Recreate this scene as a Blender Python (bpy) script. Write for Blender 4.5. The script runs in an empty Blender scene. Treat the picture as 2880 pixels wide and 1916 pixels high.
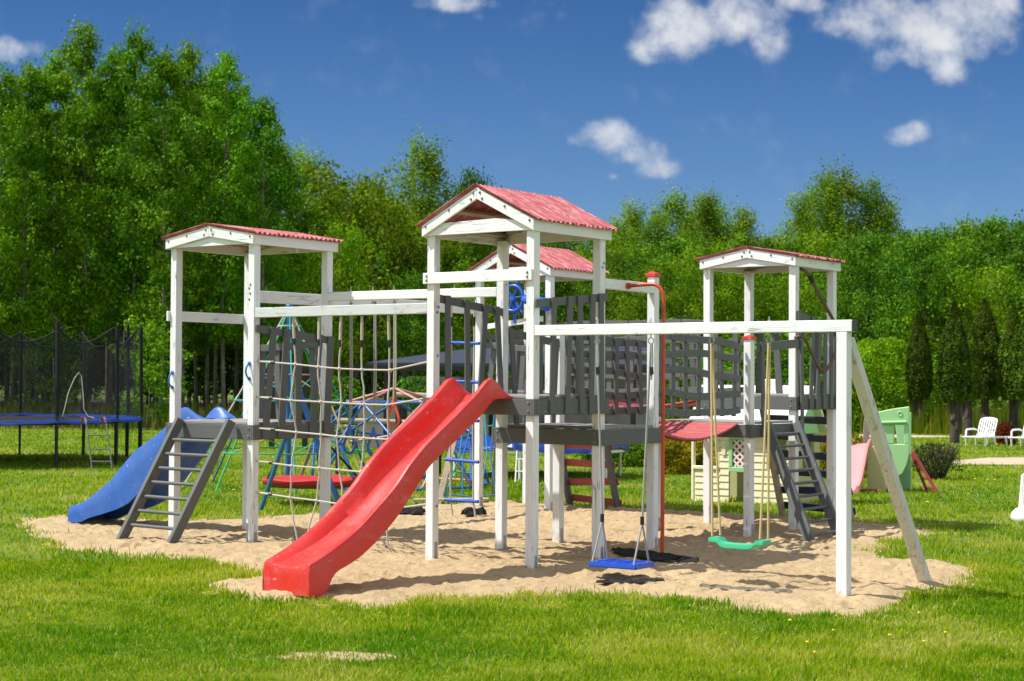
import bpy, bmesh, math, random
import numpy as np
from mathutils import Vector, Matrix
R = math.radians
random.seed(7); rng = np.random.default_rng(7)
sc = bpy.context.scene
COL = sc.collection
# ------------------------------------------------------------------ playset frame (u right-near, v right-away)
YAW, CX, CY, CAMH = 0.636, -0.823, 17.4942, 1.9003
CA, SA = math.cos(YAW), math.sin(YAW)
def W(u, v, z=0.0):
    return Vector((CX + u*CA + v*SA, CY - u*SA + v*CA, z))
# ------------------------------------------------------------------ materials
MATS = {}
def newmat(name):
    m = bpy.data.materials.new(name); m.use_nodes = True
    nt = m.node_tree; nt.nodes.clear()
    out = nt.nodes.new('ShaderNodeOutputMaterial')
    p = nt.nodes.new('ShaderNodeBsdfPrincipled')
    nt.links.new(p.outputs[0], out.inputs[0])
    MATS[name] = m
    return m, nt, p, out
def nd(nt, t, **kw):
    n = nt.nodes.new(t)
    for k, v in kw.items():
        if k.startswith('i_'):
            key = k[2:]
            n.inputs[int(key) if key.isdigit() else key.replace('_', ' ')].default_value = v
        else: setattr(n, k, v)
    return n
def ramp(nt, fac, stops):
    r = nt.nodes.new('ShaderNodeValToRGB')
    el = r.color_ramp.elements
    while len(el) < len(stops): el.new(0.5)
    for e, (p, c) in zip(el, stops):
        e.position = p; e.color = (c[0], c[1], c[2], 1) if hasattr(c, '__len__') else (c, c, c, 1)
    nt.links.new(fac, r.inputs[0])
    return r.outputs[0]
def mix(nt, fac, a, b, mode='MIX'):
    n = nt.nodes.new('ShaderNodeMix'); n.data_type = 'RGBA'; n.blend_type = mode
    for i, s in ((0, fac), (6, a), (7, b)):
        if isinstance(s, (int, float)): n.inputs[i].default_value = s if i == 0 else (s, s, s, 1)
        elif isinstance(s, tuple): n.inputs[i].default_value = (*s, 1)
        else: nt.links.new(s, n.inputs[i])
    return n.outputs[2]
def coords(nt, scale=(1, 1, 1), kind='Object', loc=(0, 0, 0)):
    tc = nt.nodes.new('ShaderNodeTexCoord'); mp = nt.nodes.new('ShaderNodeMapping')
    mp.inputs['Scale'].default_value = scale
    if kind == 'Object':
        # every piece gets its own offset
        oi = nt.nodes.new('ShaderNodeObjectInfo'); ml = nt.nodes.new('ShaderNodeMath'); ml.operation = 'MULTIPLY'
        ml.inputs[1].default_value = 37.0
        nt.links.new(oi.outputs['Random'], ml.inputs[0])
        cb = nt.nodes.new('ShaderNodeCombineXYZ')
        for i in range(3): nt.links.new(ml.outputs[0], cb.inputs[i])
        nt.links.new(cb.outputs[0], mp.inputs['Location'])
    nt.links.new(tc.outputs[kind], mp.inputs['Vector'])
    return mp.outputs[0]
def noise(nt, vec, scale, detail=4, rough=.55):
    n = nd(nt, 'ShaderNodeTexNoise'); n.inputs['Scale'].default_value = scale
    n.inputs['Detail'].default_value = detail; n.inputs['Roughness'].default_value = rough
    nt.links.new(vec, n.inputs['Vector'])
    return n.outputs['Fac']
def bump(nt, p, h, strength=.3, dist=.01):
    b = nd(nt, 'ShaderNodeBump'); b.inputs['Strength'].default_value = strength; b.inputs['Distance'].default_value = dist
    nt.links.new(h, b.inputs['Height']); nt.links.new(b.outputs[0], p.inputs['Normal'])
def wood(name, col, dark, axis, wear, rough=.6, knots=.5):
    """painted boards, the grain running along AXIS"""
    m, nt, p, out = newmat(name)
    s = [22, 22, 22]; s[axis] = 1.3
    v = coords(nt, tuple(s)); v1 = coords(nt, (3.2, 3.2, 3.2))
    grain = noise(nt, v, 1.0, 5, .6)
    blot = noise(nt, v1, 1.0, 4, .6)
    c = mix(nt, ramp(nt, grain, [(.35, 0), (.75, .55)]), col, tuple(x*.86 for x in col))
    c = mix(nt, ramp(nt, blot, [(.35, 0), (.72, .35)]), c, tuple(x*.88 for x in col))
    # worn paint: thin streaks where grain and blotches meet
    mul = nd(nt, 'ShaderNodeMath', operation='MULTIPLY')
    fine = noise(nt, coords(nt, tuple(x*2.2 for x in s)), 1.0, 4, .7)
    nt.links.new(ramp(nt, fine, [(wear, 0), (wear+.05, 1)]), mul.inputs[0])
    nt.links.new(ramp(nt, blot, [(.50, 0), (.62, 1)]), mul.inputs[1])
    c = mix(nt, mul.outputs[0], c, dark)
    vo = nd(nt, 'ShaderNodeTexVoronoi'); ks = [5, 5, 5]; ks[axis] = 2.2
    nt.links.new(coords(nt, tuple(ks)), vo.inputs['Vector']); vo.inputs['Scale'].default_value = 1
    kn = nd(nt, 'ShaderNodeMath', operation='MULTIPLY'); kn.inputs[1].default_value = knots
    nt.links.new(ramp(nt, vo.outputs['Distance'], [(.05, 1), (.13, 0)]), kn.inputs[0])
    c = mix(nt, kn.outputs[0], c, dark)
    # hairline cracks along the grain
    cs_ = [10, 10, 10]; cs_[axis] = .55
    cr = noise(nt, coords(nt, tuple(cs_)), 1.0, 3, .55)
    m2 = nd(nt, 'ShaderNodeMath', operation='MULTIPLY')
    nt.links.new(ramp(nt, cr, [(.488, 0), (.5, 1), (.512, 0)]), m2.inputs[0])
    nt.links.new(ramp(nt, noise(nt, coords(nt, (1.9, 1.9, 1.9)), 1.0, 2, .5), [(.50, 0), (.60, .85)]), m2.inputs[1])
    c = mix(nt, m2.outputs[0], c, tuple(x*.55 for x in dark))
    if axis == 2 and col[0] > .7:
        # sand splashed on the feet of the posts
        tc_ = nt.nodes.new('ShaderNodeTexCoord'); sp = nt.nodes.new('ShaderNodeSeparateXYZ'); nt.links.new(tc_.outputs['Object'], sp.inputs[0])
        sub = nd(nt, 'ShaderNodeMath', operation='MULTIPLY_ADD'); sub.inputs[1].default_value = -1.1; nt.links.new(sp.outputs['Z'], sub.inputs[0])
        nt.links.new(noise(nt, coords(nt, (28, 28, 18)), 1.0, 4, .7), sub.inputs[2])
        c = mix(nt, ramp(nt, sub.outputs[0], [(.44, 0), (.56, .5)]), c, (.50, .41, .30))
    nt.links.new(c, p.inputs['Base Color']); p.inputs['Roughness'].default_value = rough
    bump(nt, p, grain, .35, .004)
    return m
def plastic(name, col, rough=.35, scratch=(1, 1, 1), amt=.25, fade=.18):
    m, nt, p, out = newmat(name)
    v = coords(nt, (1, 1, 1))
    n1 = noise(nt, v, 1.7, 4, .6); n2 = noise(nt, coords(nt, (9, 120, 14)), 1, 2, .5); n3 = noise(nt, coords(nt, (110, 8, 16)), 1, 2, .5)
    lite = tuple(min(1, x*.6 + .4*max(col)*.75) for x in col)
    c = mix(nt, ramp(nt, n1, [(.4, 0), (.75, fade)]), col, lite)
    c = mix(nt, ramp(nt, n2, [(.68, 0), (.73, amt)]), c, scratch)
    c = mix(nt, ramp(nt, n3, [(.69, 0), (.74, amt)]), c, scratch)
    n4 = noise(nt, coords(nt, (4.5, 3.0, 6.5)), 1, 8, .72)
    c = mix(nt, ramp(nt, n4, [(.54, 0), (.70, amt*.9)]), c, lite)
    nt.links.new(c, p.inputs['Base Color']); p.inputs['Roughness'].default_value = rough
    nt.links.new(ramp(nt, n1, [(.3, rough*.8), (.8, min(1, rough*1.5))]), p.inputs['Roughness'])
    bump(nt, p, n1, .08, .01)
    return m
def plain(name, col, rough=.5, metal=0.0, var=.15, scale=6.0):
    m, nt, p, out = newmat(name)
    n1 = noise(nt, coords(nt), scale, 4, .6)
    c = mix(nt, ramp(nt, n1, [(.35, 0), (.7, 1)]), col, tuple(x*(1-var) for x in col))
    nt.links.new(c, p.inputs['Base Color']); p.inputs['Roughness'].default_value = rough; p.inputs['Metallic'].default_value = metal
    return m
def rope_mat(name, col, dark, scale=55):
    m, nt, p, out = newmat(name)
    w = nd(nt, 'ShaderNodeTexWave', wave_type='BANDS', bands_direction='DIAGONAL'); w.inputs['Scale'].default_value = scale
    w.inputs['Distortion'].default_value = 1.5
    nt.links.new(coords(nt), w.inputs['Vector'])
    c = mix(nt, ramp(nt, w.outputs['Fac'], [(.3, 0), (.7, 1)]), dark, col)
    nt.links.new(c, p.inputs['Base Color']); p.inputs['Roughness'].default_value = .85
    return m
WHITE, GREY = (.80, .81, .82), (.105, .112, .110)
for ax, n in enumerate('xyz'):
    wood('white_wood_'+n, WHITE, (.33, .32, .31), ax, .585, .55, .5)
    wood('greyed_white_wood_'+n, (.58, .60, .60), (.26, .26, .25), ax, .53, .6, .6)  # greyer base tone than the plain white, with more worn streaks
    wood('bare_white_wood_'+n, (.66, .63, .57), (.28, .25, .21), ax, .54, .65, .7)
    wood('grey_wood_'+n, GREY, (.24, .24, .23), ax, .62, .6, .12)
    wood('red_wood_'+n, (.42, .075, .075), (.45, .28, .24), ax, .56, .6, .2)
    wood('navy_wood_'+n, (.012, .03, .085), (.05, .06, .08), ax, .62, .5, .1)
    wood('raw_wood_'+n, (.42, .34, .25), (.20, .15, .10), ax, .58, .75, .5)
    wood('deck_wood_'+n, (.30, .29, .27), (.14, .13, .12), ax, .55, .75, .3)
plastic('red_plastic', (.63, .022, .014), .40, (.85, .35, .3), .5, .20)
plastic('blue_plastic', (.020, .105, .42), .35, (.35, .45, .75), .45, .25)
plastic('bright_blue_plastic', (.012, .085, .52), .3, (.2, .3, .7), .1, .12)
plastic('green_plastic', (.05, .48, .25), .4, (.4, .7, .5), .15, .2)
plastic('red_ring_plastic', (.75, .07, .02), .35, (.9, .4, .3), .1, .1)
plastic('pale_green_plastic', (.33, .62, .28), .45, (.6, .8, .5), .15, .2)
plastic('cream_plastic', (.86, .78, .53), .5, (.85, .82, .65), .12, .2)
plastic('pink_plastic', (.75, .25, .26), .5, (.9, .6, .6), .3, .35)
plastic('mauve_plastic', (.25, .21, .21), .5, (.4, .35, .35), .2, .2)
plastic('white_plastic', (.82, .82, .80), .4, (.7, .7, .68), .1, .05)
plastic('maroon_plastic', (.30, .03, .03), .45, (.5, .2, .2), .1, .2)
plastic('olive_and_shaded_cream_plastic', (.50, .46, .22), .5, (.6, .6, .3), .1, .2)  # climber's olive; on the playhouse, cream with shade painted into the colour
plain('red_steel', (.56, .070, .018), .35, 0, .25, 9)
plain('galvanised', (.45, .46, .47), .4, .8, .3, 20)
plain('dull_steel', (.16, .155, .15), .6, .3, .4, 20)
plain('black_steel', (.008, .008, .009), .45, 0, .3, 8)
plain('blue_steel', (.02, .12, .40), .35, 0, .25, 8)
plain('teal_steel', (.015, .13, .22), .35, 0, .25, 8)
plain('pink_steel', (.62, .27, .24), .45, 0, .25, 8)
plain('rust_steel', (.30, .09, .05), .7, 0, .4, 20)
plain('bolt_steel', (.30, .28, .24), .4, .7, .4, 60)
plain('black_cloth', (.010, .010, .011), .9, 0, .5, 14)
plain('red_cloth', (.50, .02, .03), .6, 0, .25, 5)
plain('grey_cloth', (.12, .10, .085), .85, 0, .3, 8)
plain('blue_vinyl', (.015, .055, .33), .35, 0, .35, 5)
plain('pavilion_roof_sheet', (.042, .048, .064), .5, 0, .25, 2)
plain('pale_wall', (.42, .38, .36), .8, 0, .25, 2)
plain('dark_timber', (.022, .018, .014), .7, 0, .4, 6)
plain('driftwood', (.20, .17, .13), .85, 0, .5, 18)
plain('dandelion_yellow', (.80, .55, .02), .7, 0, .2, 50)
plain('umbel_white', (.75, .75, .68), .7, 0, .2, 30)
rope_mat('pale_rope', (.62, .57, .50), (.30, .27, .23))
rope_mat('yellow_rope', (.62, .50, .26), (.45, .34, .15))
rope_mat('grey_rope', (.50, .50, .47), (.10, .10, .10), 40)
rope_mat('brown_rope', (.20, .14, .09), (.07, .05, .03), 40)
rope_mat('blue_rope', (.02, .17, .36), (.01, .09, .2))
rope_mat('teal_rope', (.03, .36, .34), (.02, .2, .22))
rope_mat('green_rope', (.05, .50, .18), (.03, .3, .1))
rope_mat('yellow_net_rope', (.55, .50, .25), (.35, .3, .12))
def roof_mat():
    m, nt, p, out = newmat('red_roof_sheet')
    n1 = noise(nt, coords(nt, (9, 9, 9)), 1, 5, .65)
    n2 = noise(nt, coords(nt, (4, 62, 4)), 1, 4, .7)
    n3 = noise(nt, coords(nt, (2.5, 2.5, 2.5)), 1, 3, .5)
    c = mix(nt, ramp(nt, n1, [(.35, 0), (.65, 1)]), (.35, .050, .058), (.45, .13, .14))
    c = mix(nt, ramp(nt, n2, [(.53, 0), (.62, .8)]), c, (.55, .33, .32))
    c = mix(nt, ramp(nt, n2, [(.36, .8), (.43, 0)]), c, (.19, .022, .026))
    mul = nd(nt, 'ShaderNodeMath', operation='MULTIPLY')
    nt.links.new(ramp(nt, noise(nt, coords(nt, (7, 34, 7)), 1, 4, .7), [(.58, 0), (.62, 1)]), mul.inputs[0])
    nt.links.new(ramp(nt, n3, [(.45, 0), (.58, 1)]), mul.inputs[1])
    c = mix(nt, mul.outputs[0], c, (.06, .045, .045))
    nt.links.new(c, p.inputs['Base Color']); p.inputs['Roughness'].default_value = .75
    bump(nt, p, n2, .5, .008)
roof_mat()
def net_mat():
    m, nt, p, out = newmat('black_mesh_net')
    p.inputs['Base Color'].default_value = (.006, .006, .007, 1); p.inputs['Roughness'].default_value = .8
    tr = nd(nt, 'ShaderNodeBsdfTransparent'); ms = nd(nt, 'ShaderNodeMixShader')
    n1 = noise(nt, coords(nt), .8, 2, .5)
    nt.links.new(ramp(nt, n1, [(.3, .28), (.7, .45)]), ms.inputs[0])
    nt.links.new(tr.outputs[0], ms.inputs[1]); nt.links.new(p.outputs[0], ms.inputs[2]); nt.links.new(ms.outputs[0], out.inputs[0])
net_mat()
def sand_mat():
    m, nt, p, out = newmat('sand')
    v = coords(nt, kind='Generated') if False else None
    tc = nt.nodes.new('ShaderNodeTexCoord'); v = tc.outputs['Object']
    n1 = noise(nt, v, .9, 5, .6); n2 = noise(nt, v, 160, 3, .7); n3 = noise(nt, v, 14, 5, .65)
    c = mix(nt, ramp(nt, n1, [(.35, 0), (.7, 1)]), (.64, .475, .260), (.54, .39, .205))
    c = mix(nt, ramp(nt, n3, [(.50, 0), (.74, .75)]), c, (.34, .24, .13))
    c = mix(nt, ramp(nt, n2, [(.35, .0), (.75, .55)]), c, (.36, .25, .14))
    vo = nd(nt, 'ShaderNodeTexVoronoi'); vo.inputs['Scale'].default_value = 26; nt.links.new(v, vo.inputs['Vector'])
    c = mix(nt, ramp(nt, vo.outputs['Distance'], [(.06, .8), (.09, 0)]), c, (.13, .10, .07))
    nt.links.new(c, p.inputs['Base Color']); p.inputs['Roughness'].default_value = .95
    add = nd(nt, 'ShaderNodeMath', operation='ADD'); nt.links.new(n2, add.inputs[0])
    m3 = nd(nt, 'ShaderNodeMath', operation='MULTIPLY'); m3.inputs[1].default_value = 3.0; nt.links.new(n3, m3.inputs[0]); nt.links.new(m3.outputs[0], add.inputs[1])
    bump(nt, p, add.outputs[0], .9, .016)
sand_mat()
def ground_mat():
    m, nt, p, out = newmat('lawn_soil')
    tc = nt.nodes.new('ShaderNodeTexCoord'); v = tc.outputs['Object']
    n1 = noise(nt, v, .35, 5, .6); n2 = noise(nt, v, 9, 5, .7); n3 = noise(nt, v, 70, 3, .6)
    c = mix(nt, ramp(nt, n1, [(.35, 0), (.68, 1)]), (.10, .19, .012), (.17, .235, .022))
    c = mix(nt, ramp(nt, n2, [(.4, 0), (.75, .7)]), c, (.07, .13, .010))
    c = mix(nt, ramp(nt, n3, [(.45, 0), (.8, .6)]), c, (.25, .25, .06))
    nt.links.new(c, p.inputs['Base Color']); p.inputs['Roughness'].default_value = .95
    bump(nt, p, n3, .8, .03)
ground_mat()
def path_mat():
    m, nt, p, out = newmat('gravel_path')
    tc = nt.nodes.new('ShaderNodeTexCoord'); v = tc.outputs['Object']
    n1 = noise(nt, v, .8, 5, .6); n2 = noise(nt, v, 30, 4, .7)
    c = mix(nt, ramp(nt, n1, [(.35, 0), (.7, 1)]), (.50, .40, .30), (.42, .34, .22))
    c = mix(nt, ramp(nt, n2, [(.45, 0), (.75, .6)]), c, (.30, .24, .16))
    nt.links.new(c, p.inputs['Base Color']); p.inputs['Roughness'].default_value = .95
path_mat()
def leaf_mat(name, c1, c2, trans=.35, straw=None):
    """leaf: colour differs leaf by leaf (tint) and plant by plant (Object Info)"""
    m, nt, p, out = newmat(name)
    at = nd(nt, 'ShaderNodeAttribute', attribute_name='tint')
    oi = nt.nodes.new('ShaderNodeObjectInfo')
    c = mix(nt, at.outputs['Fac'], c1, c2)
    if straw: c = ramp(nt, at.outputs['Fac'], [(0, c1), (.62, c2), (.80, tuple(.55*a+.45*b for a, b in zip(c2, straw))), (1, straw)])
    hs = nd(nt, 'ShaderNodeHueSaturation')
    mr = nd(nt, 'ShaderNodeMapRange'); mr.inputs['To Min'].default_value = .489; mr.inputs['To Max'].default_value = .516
    nt.links.new(oi.outputs['Random'], mr.inputs['Value']); nt.links.new(mr.outputs[0], hs.inputs['Hue'])
    mv = nd(nt, 'ShaderNodeMapRange'); mv.inputs['To Min'].default_value = .62; mv.inputs['To Max'].default_value = 1.22
    ml = nd(nt, 'ShaderNodeMath', operation='MULTIPLY'); ml.inputs[1].default_value = 7.31
    fr = nd(nt, 'ShaderNodeMath', operation='FRACT')
    nt.links.new(oi.outputs['Random'], ml.inputs[0]); nt.links.new(ml.outputs[0], fr.inputs[0]); nt.links.new(fr.outputs[0], mv.inputs['Value'])
    nt.links.new(mv.outputs[0], hs.inputs['Value'])
    nt.links.new(c, hs.inputs['Color'])
    nt.links.new(hs.outputs[0], p.inputs['Base Color']); p.inputs['Roughness'].default_value = .6
    p.inputs['Specular IOR Level'].default_value = .08
    t = nd(nt, 'ShaderNodeBsdfTranslucent'); ms = nd(nt, 'ShaderNodeMixShader'); ms.inputs[0].default_value = trans
    g = mix(nt, 1.0, hs.outputs[0], (1.25, 1.15, .55), 'MULTIPLY')
    nt.links.new(g, t.inputs['Color'])
    nt.links.new(p.outputs[0], ms.inputs[1]); nt.links.new(t.outputs[0], ms.inputs[2]); nt.links.new(ms.outputs[0], out.inputs[0])
leaf_mat('alder_leaf', (.050, .170, .004), (.185, .360, .010), .26)
leaf_mat('birch_leaf', (.095, .220, .005), (.280, .430, .020), .34)
leaf_mat('willow_leaf', (.085, .215, .004), (.290, .430, .010), .34)
leaf_mat('oak_leaf', (.035, .115, .005), (.130, .270, .010), .24)
leaf_mat('thuja_leaf', (.026, .066, .005), (.120, .185, .012), .10)
leaf_mat('hedge_leaf', (.06, .16, .008), (.18, .31, .015), .35)
leaf_mat('yellow_leaf', (.20, .20, .015), (.62, .42, .02), .35)
leaf_mat('red_leaf', (.10, .015, .01), (.24, .035, .02), .3)
leaf_mat('bush_leaf', (.05, .085, .015), (.15, .18, .03), .3)
leaf_mat('grass_blade', (.095, .235, .003), (.37, .44, .014), .48, straw=(.56, .47, .19))
leaf_mat('reed_blade', (.22, .22, .09), (.40, .36, .18), .3)
def bark(name, c1, c2, s):
    m, nt, p, out = newmat(name)
    n1 = noise(nt, coords(nt, (s, s, s*.6)), 1, 5, .65)
    c = mix(nt, ramp(nt, n1, [(.38, 0), (.62, 1)]), c1, c2)
    nt.links.new(c, p.inputs['Base Color']); p.inputs['Roughness'].default_value = .9
    bump(nt, p, n1, .6, .03)
bark('alder_bark', (.10, .085, .065), (.24, .21, .17), 5)
bark('birch_bark', (.42, .40, .36), (.07, .06, .05), 3)
bark('dark_bark', (.030, .024, .018), (.07, .055, .04), 6)
# ------------------------------------------------------------------ mesh building
class MB:
    def __init__(s): s.v = []; s.f = []
    def add(s, vs, fs):
        o = len(s.v); s.v += [tuple(x) for x in vs]; s.f += [tuple(i+o for i in f) for f in fs]; return s
    def box(s, a, b):
        x0, y0, z0 = a; x1, y1, z1 = b
        return s.add([(x0,y0,z0),(x1,y0,z0),(x1,y1,z0),(x0,y1,z0),(x0,y0,z1),(x1,y0,z1),(x1,y1,z1),(x0,y1,z1)],
                     [(3,2,1,0),(4,5,6,7),(0,1,5,4),(1,2,6,5),(2,3,7,6),(3,0,4,7)])
    def bar(s, p0, p1, w, h, up=(0, 0, 1), ext=0):
        """square bar from p0 to p1; w across, h along 'up'"""
        p0, p1 = Vector(p0), Vector(p1); d = (p1-p0).normalized(); p0 = p0-d*ext; p1 = p1+d*ext
        up = Vector(up); sd = d.cross(up).normalized(); up2 = sd.cross(d).normalized()
        q = []
        for p in (p0, p1):
            for a, b in ((-1,-1),(1,-1),(1,1),(-1,1)): q.append(p + sd*(a*w/2) + up2*(b*h/2))
        return s.add(q, [(0,1,2,3),(7,6,5,4),(0,4,5,1),(1,5,6,2),(2,6,7,3),(3,7,4,0)])
    def tube(s, pts, r, n=8, r2=None, cap=True, closed=False):
        pts = [Vector(p) for p in pts]; m = len(pts); q = []; fs = []
        prev = None
        for i, p in enumerate(pts):
            if closed: d = pts[(i+1) % m]-pts[i-1]
            else: d = pts[min(i+1, m-1)]-pts[max(i-1, 0)]
            d.normalize()
            if prev is None:
                a = Vector((0, 0, 1)) if abs(d.z) < .9 else Vector((1, 0, 0))
                sd = d.cross(a).normalized()
            else:
                sd = (prev - d*prev.dot(d)).normalized()
            prev = sd; up = sd.cross(d)
            rr = r if r2 is None else r+(r2-r)*i/max(1, m-1)
            if isinstance(r, (list, tuple)): rr = r[i]
            for k in range(n):
                t = 2*math.pi*k/n; q.append(p + sd*(math.cos(t)*rr)+up*(math.sin(t)*rr))
        L = m if closed else m-1
        for i in range(L):
            for k in range(n):
                a = i*n+k; b = i*n+(k+1) % n; c = ((i+1) % m)*n+(k+1) % n; e = ((i+1) % m)*n+k
                fs.append((a, b, c, e))
        if cap and not closed: fs += [tuple(range(n-1, -1, -1)), tuple(range((m-1)*n, m*n))]
        return s.add(q, fs)
    def prism(s, poly, vec):
        """extrude a polygon (3-D points) by vec"""
        poly = [Vector(p) for p in poly]; n = len(poly); vec = Vector(vec)
        fs = [tuple(range(n-1, -1, -1)), tuple(range(n, 2*n))] + [(i, (i+1) % n, n+(i+1) % n, n+i) for i in range(n)]
        return s.add(poly+[p+vec for p in poly], fs)
    def ball(s, c, r, n=10, m=6, sq=(1, 1, 1)):
        q = [(c[0], c[1], c[2]-r*sq[2])]; fs = []
        for i in range(1, m):
            a = math.pi*i/m - math.pi/2
            for k in range(n):
                t = 2*math.pi*k/n; q.append((c[0]+r*math.cos(a)*math.cos(t)*sq[0], c[1]+r*math.cos(a)*math.sin(t)*sq[1], c[2]+r*math.sin(a)*sq[2]))
        q.append((c[0], c[1], c[2]+r*sq[2])); e = len(q)-1
        for k in range(n):
            fs.append((0, 1+(k+1) % n, 1+k)); fs.append((e, e-n+k, e-n+(k+1) % n))
            for i in range(m-2): a = 1+i*n; fs.append((a+k, a+(k+1) % n, a+n+(k+1) % n, a+n+k))
        return s.add(q, fs)
def link(name, me, mat, parent):
    o = bpy.data.objects.new(name, me); COL.objects.link(o)
    if mat: me.materials.append(MATS[mat])
    if parent is not None: o.parent = parent
    return o
def obj(name, mb, mat, parent=None, off=(0, 0, 0), bevel=0, smooth=0, bseg=1):
    me = bpy.data.meshes.new(name)
    base = Vector(off)
    if parent is not None and 'org' in ORG.get(parent.name, {}): base = base + Vector(ORG[parent.name]['org'])
    me.from_pydata([Vector(v)-base for v in mb.v], [], mb.f); me.validate(); me.update()
    bm = bmesh.new(); bm.from_mesh(me); bmesh.ops.recalc_face_normals(bm, faces=bm.faces)
    if bevel: bmesh.ops.bevel(bm, geom=[e for e in bm.edges if e.is_manifold and e.calc_face_angle(0) > .5], offset=bevel, segments=bseg, affect='EDGES', clamp_overlap=True)
    bm.to_mesh(me); bm.free()
    if smooth:
        me.shade_smooth(); me.set_sharp_from_angle(angle=R(smooth))
    o = link(name, me, mat, parent)
    if parent is not None: ORG[o.name] = dict(org=base)
    return o
ORG = {}
def tag(o, label=None, cat=None, group=None, kind=None):
    if label: o['label'] = label
    if cat: o['category'] = cat
    if group: o['group'] = group
    if kind: o['kind'] = kind
    return o
def thing(name, label, cat, u=None, v=None, group=None, loc=None, z=0.0, rot=None):
    """an Empty at a thing's base. With u, v: parts are given in the playset frame; with loc: in the thing's own frame"""
    o = bpy.data.objects.new(name, None); COL.objects.link(o); o.empty_display_size = .2
    if loc is None:
        o.location = W(u, v, z); o.rotation_euler = (0, 0, -YAW); ORG[o.name] = dict(org=Vector((u, v, z)))
    else:
        o.location = loc; o.rotation_euler = (0, 0, rot or 0); ORG[o.name] = dict(org=Vector((0, 0, 0)))
    return tag(o, label, cat, group)
def interp(tab, t):
    xs = [a for a, b in tab]; ys = [b for a, b in tab]
    if xs[0] > xs[-1]: xs = xs[::-1]; ys = ys[::-1]
    return float(np.interp(t, xs, ys))
def smooth_tab(tab, n=60, k=3):
    t = np.linspace(tab[0][0], tab[-1][0], n); xs = [a for a, b in tab]; ys = [b for a, b in tab]
    if xs[0] > xs[-1]: y = np.interp(-t, [-x for x in xs], ys)
    else: y = np.interp(t, xs, ys)
    for _ in range(k):
        z = y.copy(); z[1:-1] = (y[:-2]+2*y[1:-1]+y[2:])/4; y = z
    return t, y
S = .10   # post size
def bolt(parent, p, n):
    """domed bolt head at p, facing n"""
    p, n = Vector(p), Vector(n)
    mb = MB().tube([p-n*.002, p+n*.004], .014, 10).tube([p+n*.004, p+n*.010, p+n*.013], [.011, .009, .004], 8)
    return obj('bolt', mb, 'bolt_steel', parent, smooth=40)
# ================================================================== PLAYSET
def axn(a): return {0: 'x', 1: 'y', 2: 'z'}[a]
def post(t, u, v, z1, z0=-.12, mat='white_wood_z'):
    """corner post: (u, v) is the corner between its two visible faces"""
    j = rng.normal(0, .004, 2)
    mb = MB(); a = MB().box((u-S, v, z0), (u, v+S, z1))
    a.v = [(x+(j[0] if z > z0 else 0), y+(j[1] if z > z0 else 0), z) for x, y, z in a.v]
    o = obj('post', a, mat, t, bevel=.005)
    st = obj('post_anchor', MB().box((u+.0006, v+.032, -.1), (u+.0045, v+.074, .135+rng.normal(0, .02))), 'galvanised', o)
    for zz in (.05, .105): bolt(st, (u+.0045, v+.053, zz), (1, 0, 0)) if False else None
    return o
def corrugated(p00, p10, p11, p01, nrm, waves, amp, nu, nv, thick, ragged=.012):
    """corrugated sheet: waves run across p00->p10, ribs along p00->p01"""
    p00, p10, p11, p01, nrm = map(Vector, (p00, p10, p11, p01, nrm))
    mb = MB(); q = []
    rag = [rng.normal(0, ragged) for _ in range(nu+1)]
    for side in (0, 1):
        for i in range(nu+1):
            s = i/nu; h = amp*math.cos(2*math.pi*waves*s) + (thick if side == 0 else 0)
            for j in range(nv+1):
                t = j/nv
                if j == nv: t += rag[i]
                a = p00.lerp(p10, s); b = p01.lerp(p11, s)
                q.append(a + (b-a)*t + nrm*h)
    fs = []; M = nv+1; N = (nu+1)*M
    for i in range(nu):
        for j in range(nv):
            a = i*M+j
            fs.append((a, a+M, a+M+1, a+1)); fs.append((N+a, N+a+1, N+a+M+1, N+a+M))
    for i in range(nu):
        for j in (0, nv):
            a = i*M+j; fs.append((a, a+M, N+a+M, N+a))
    for j in range(nv):
        for i in (0, nu):
            a = i*M+j; fs.append((a, a+1, N+a+1, N+a))
    return mb.add(q, fs)
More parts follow.
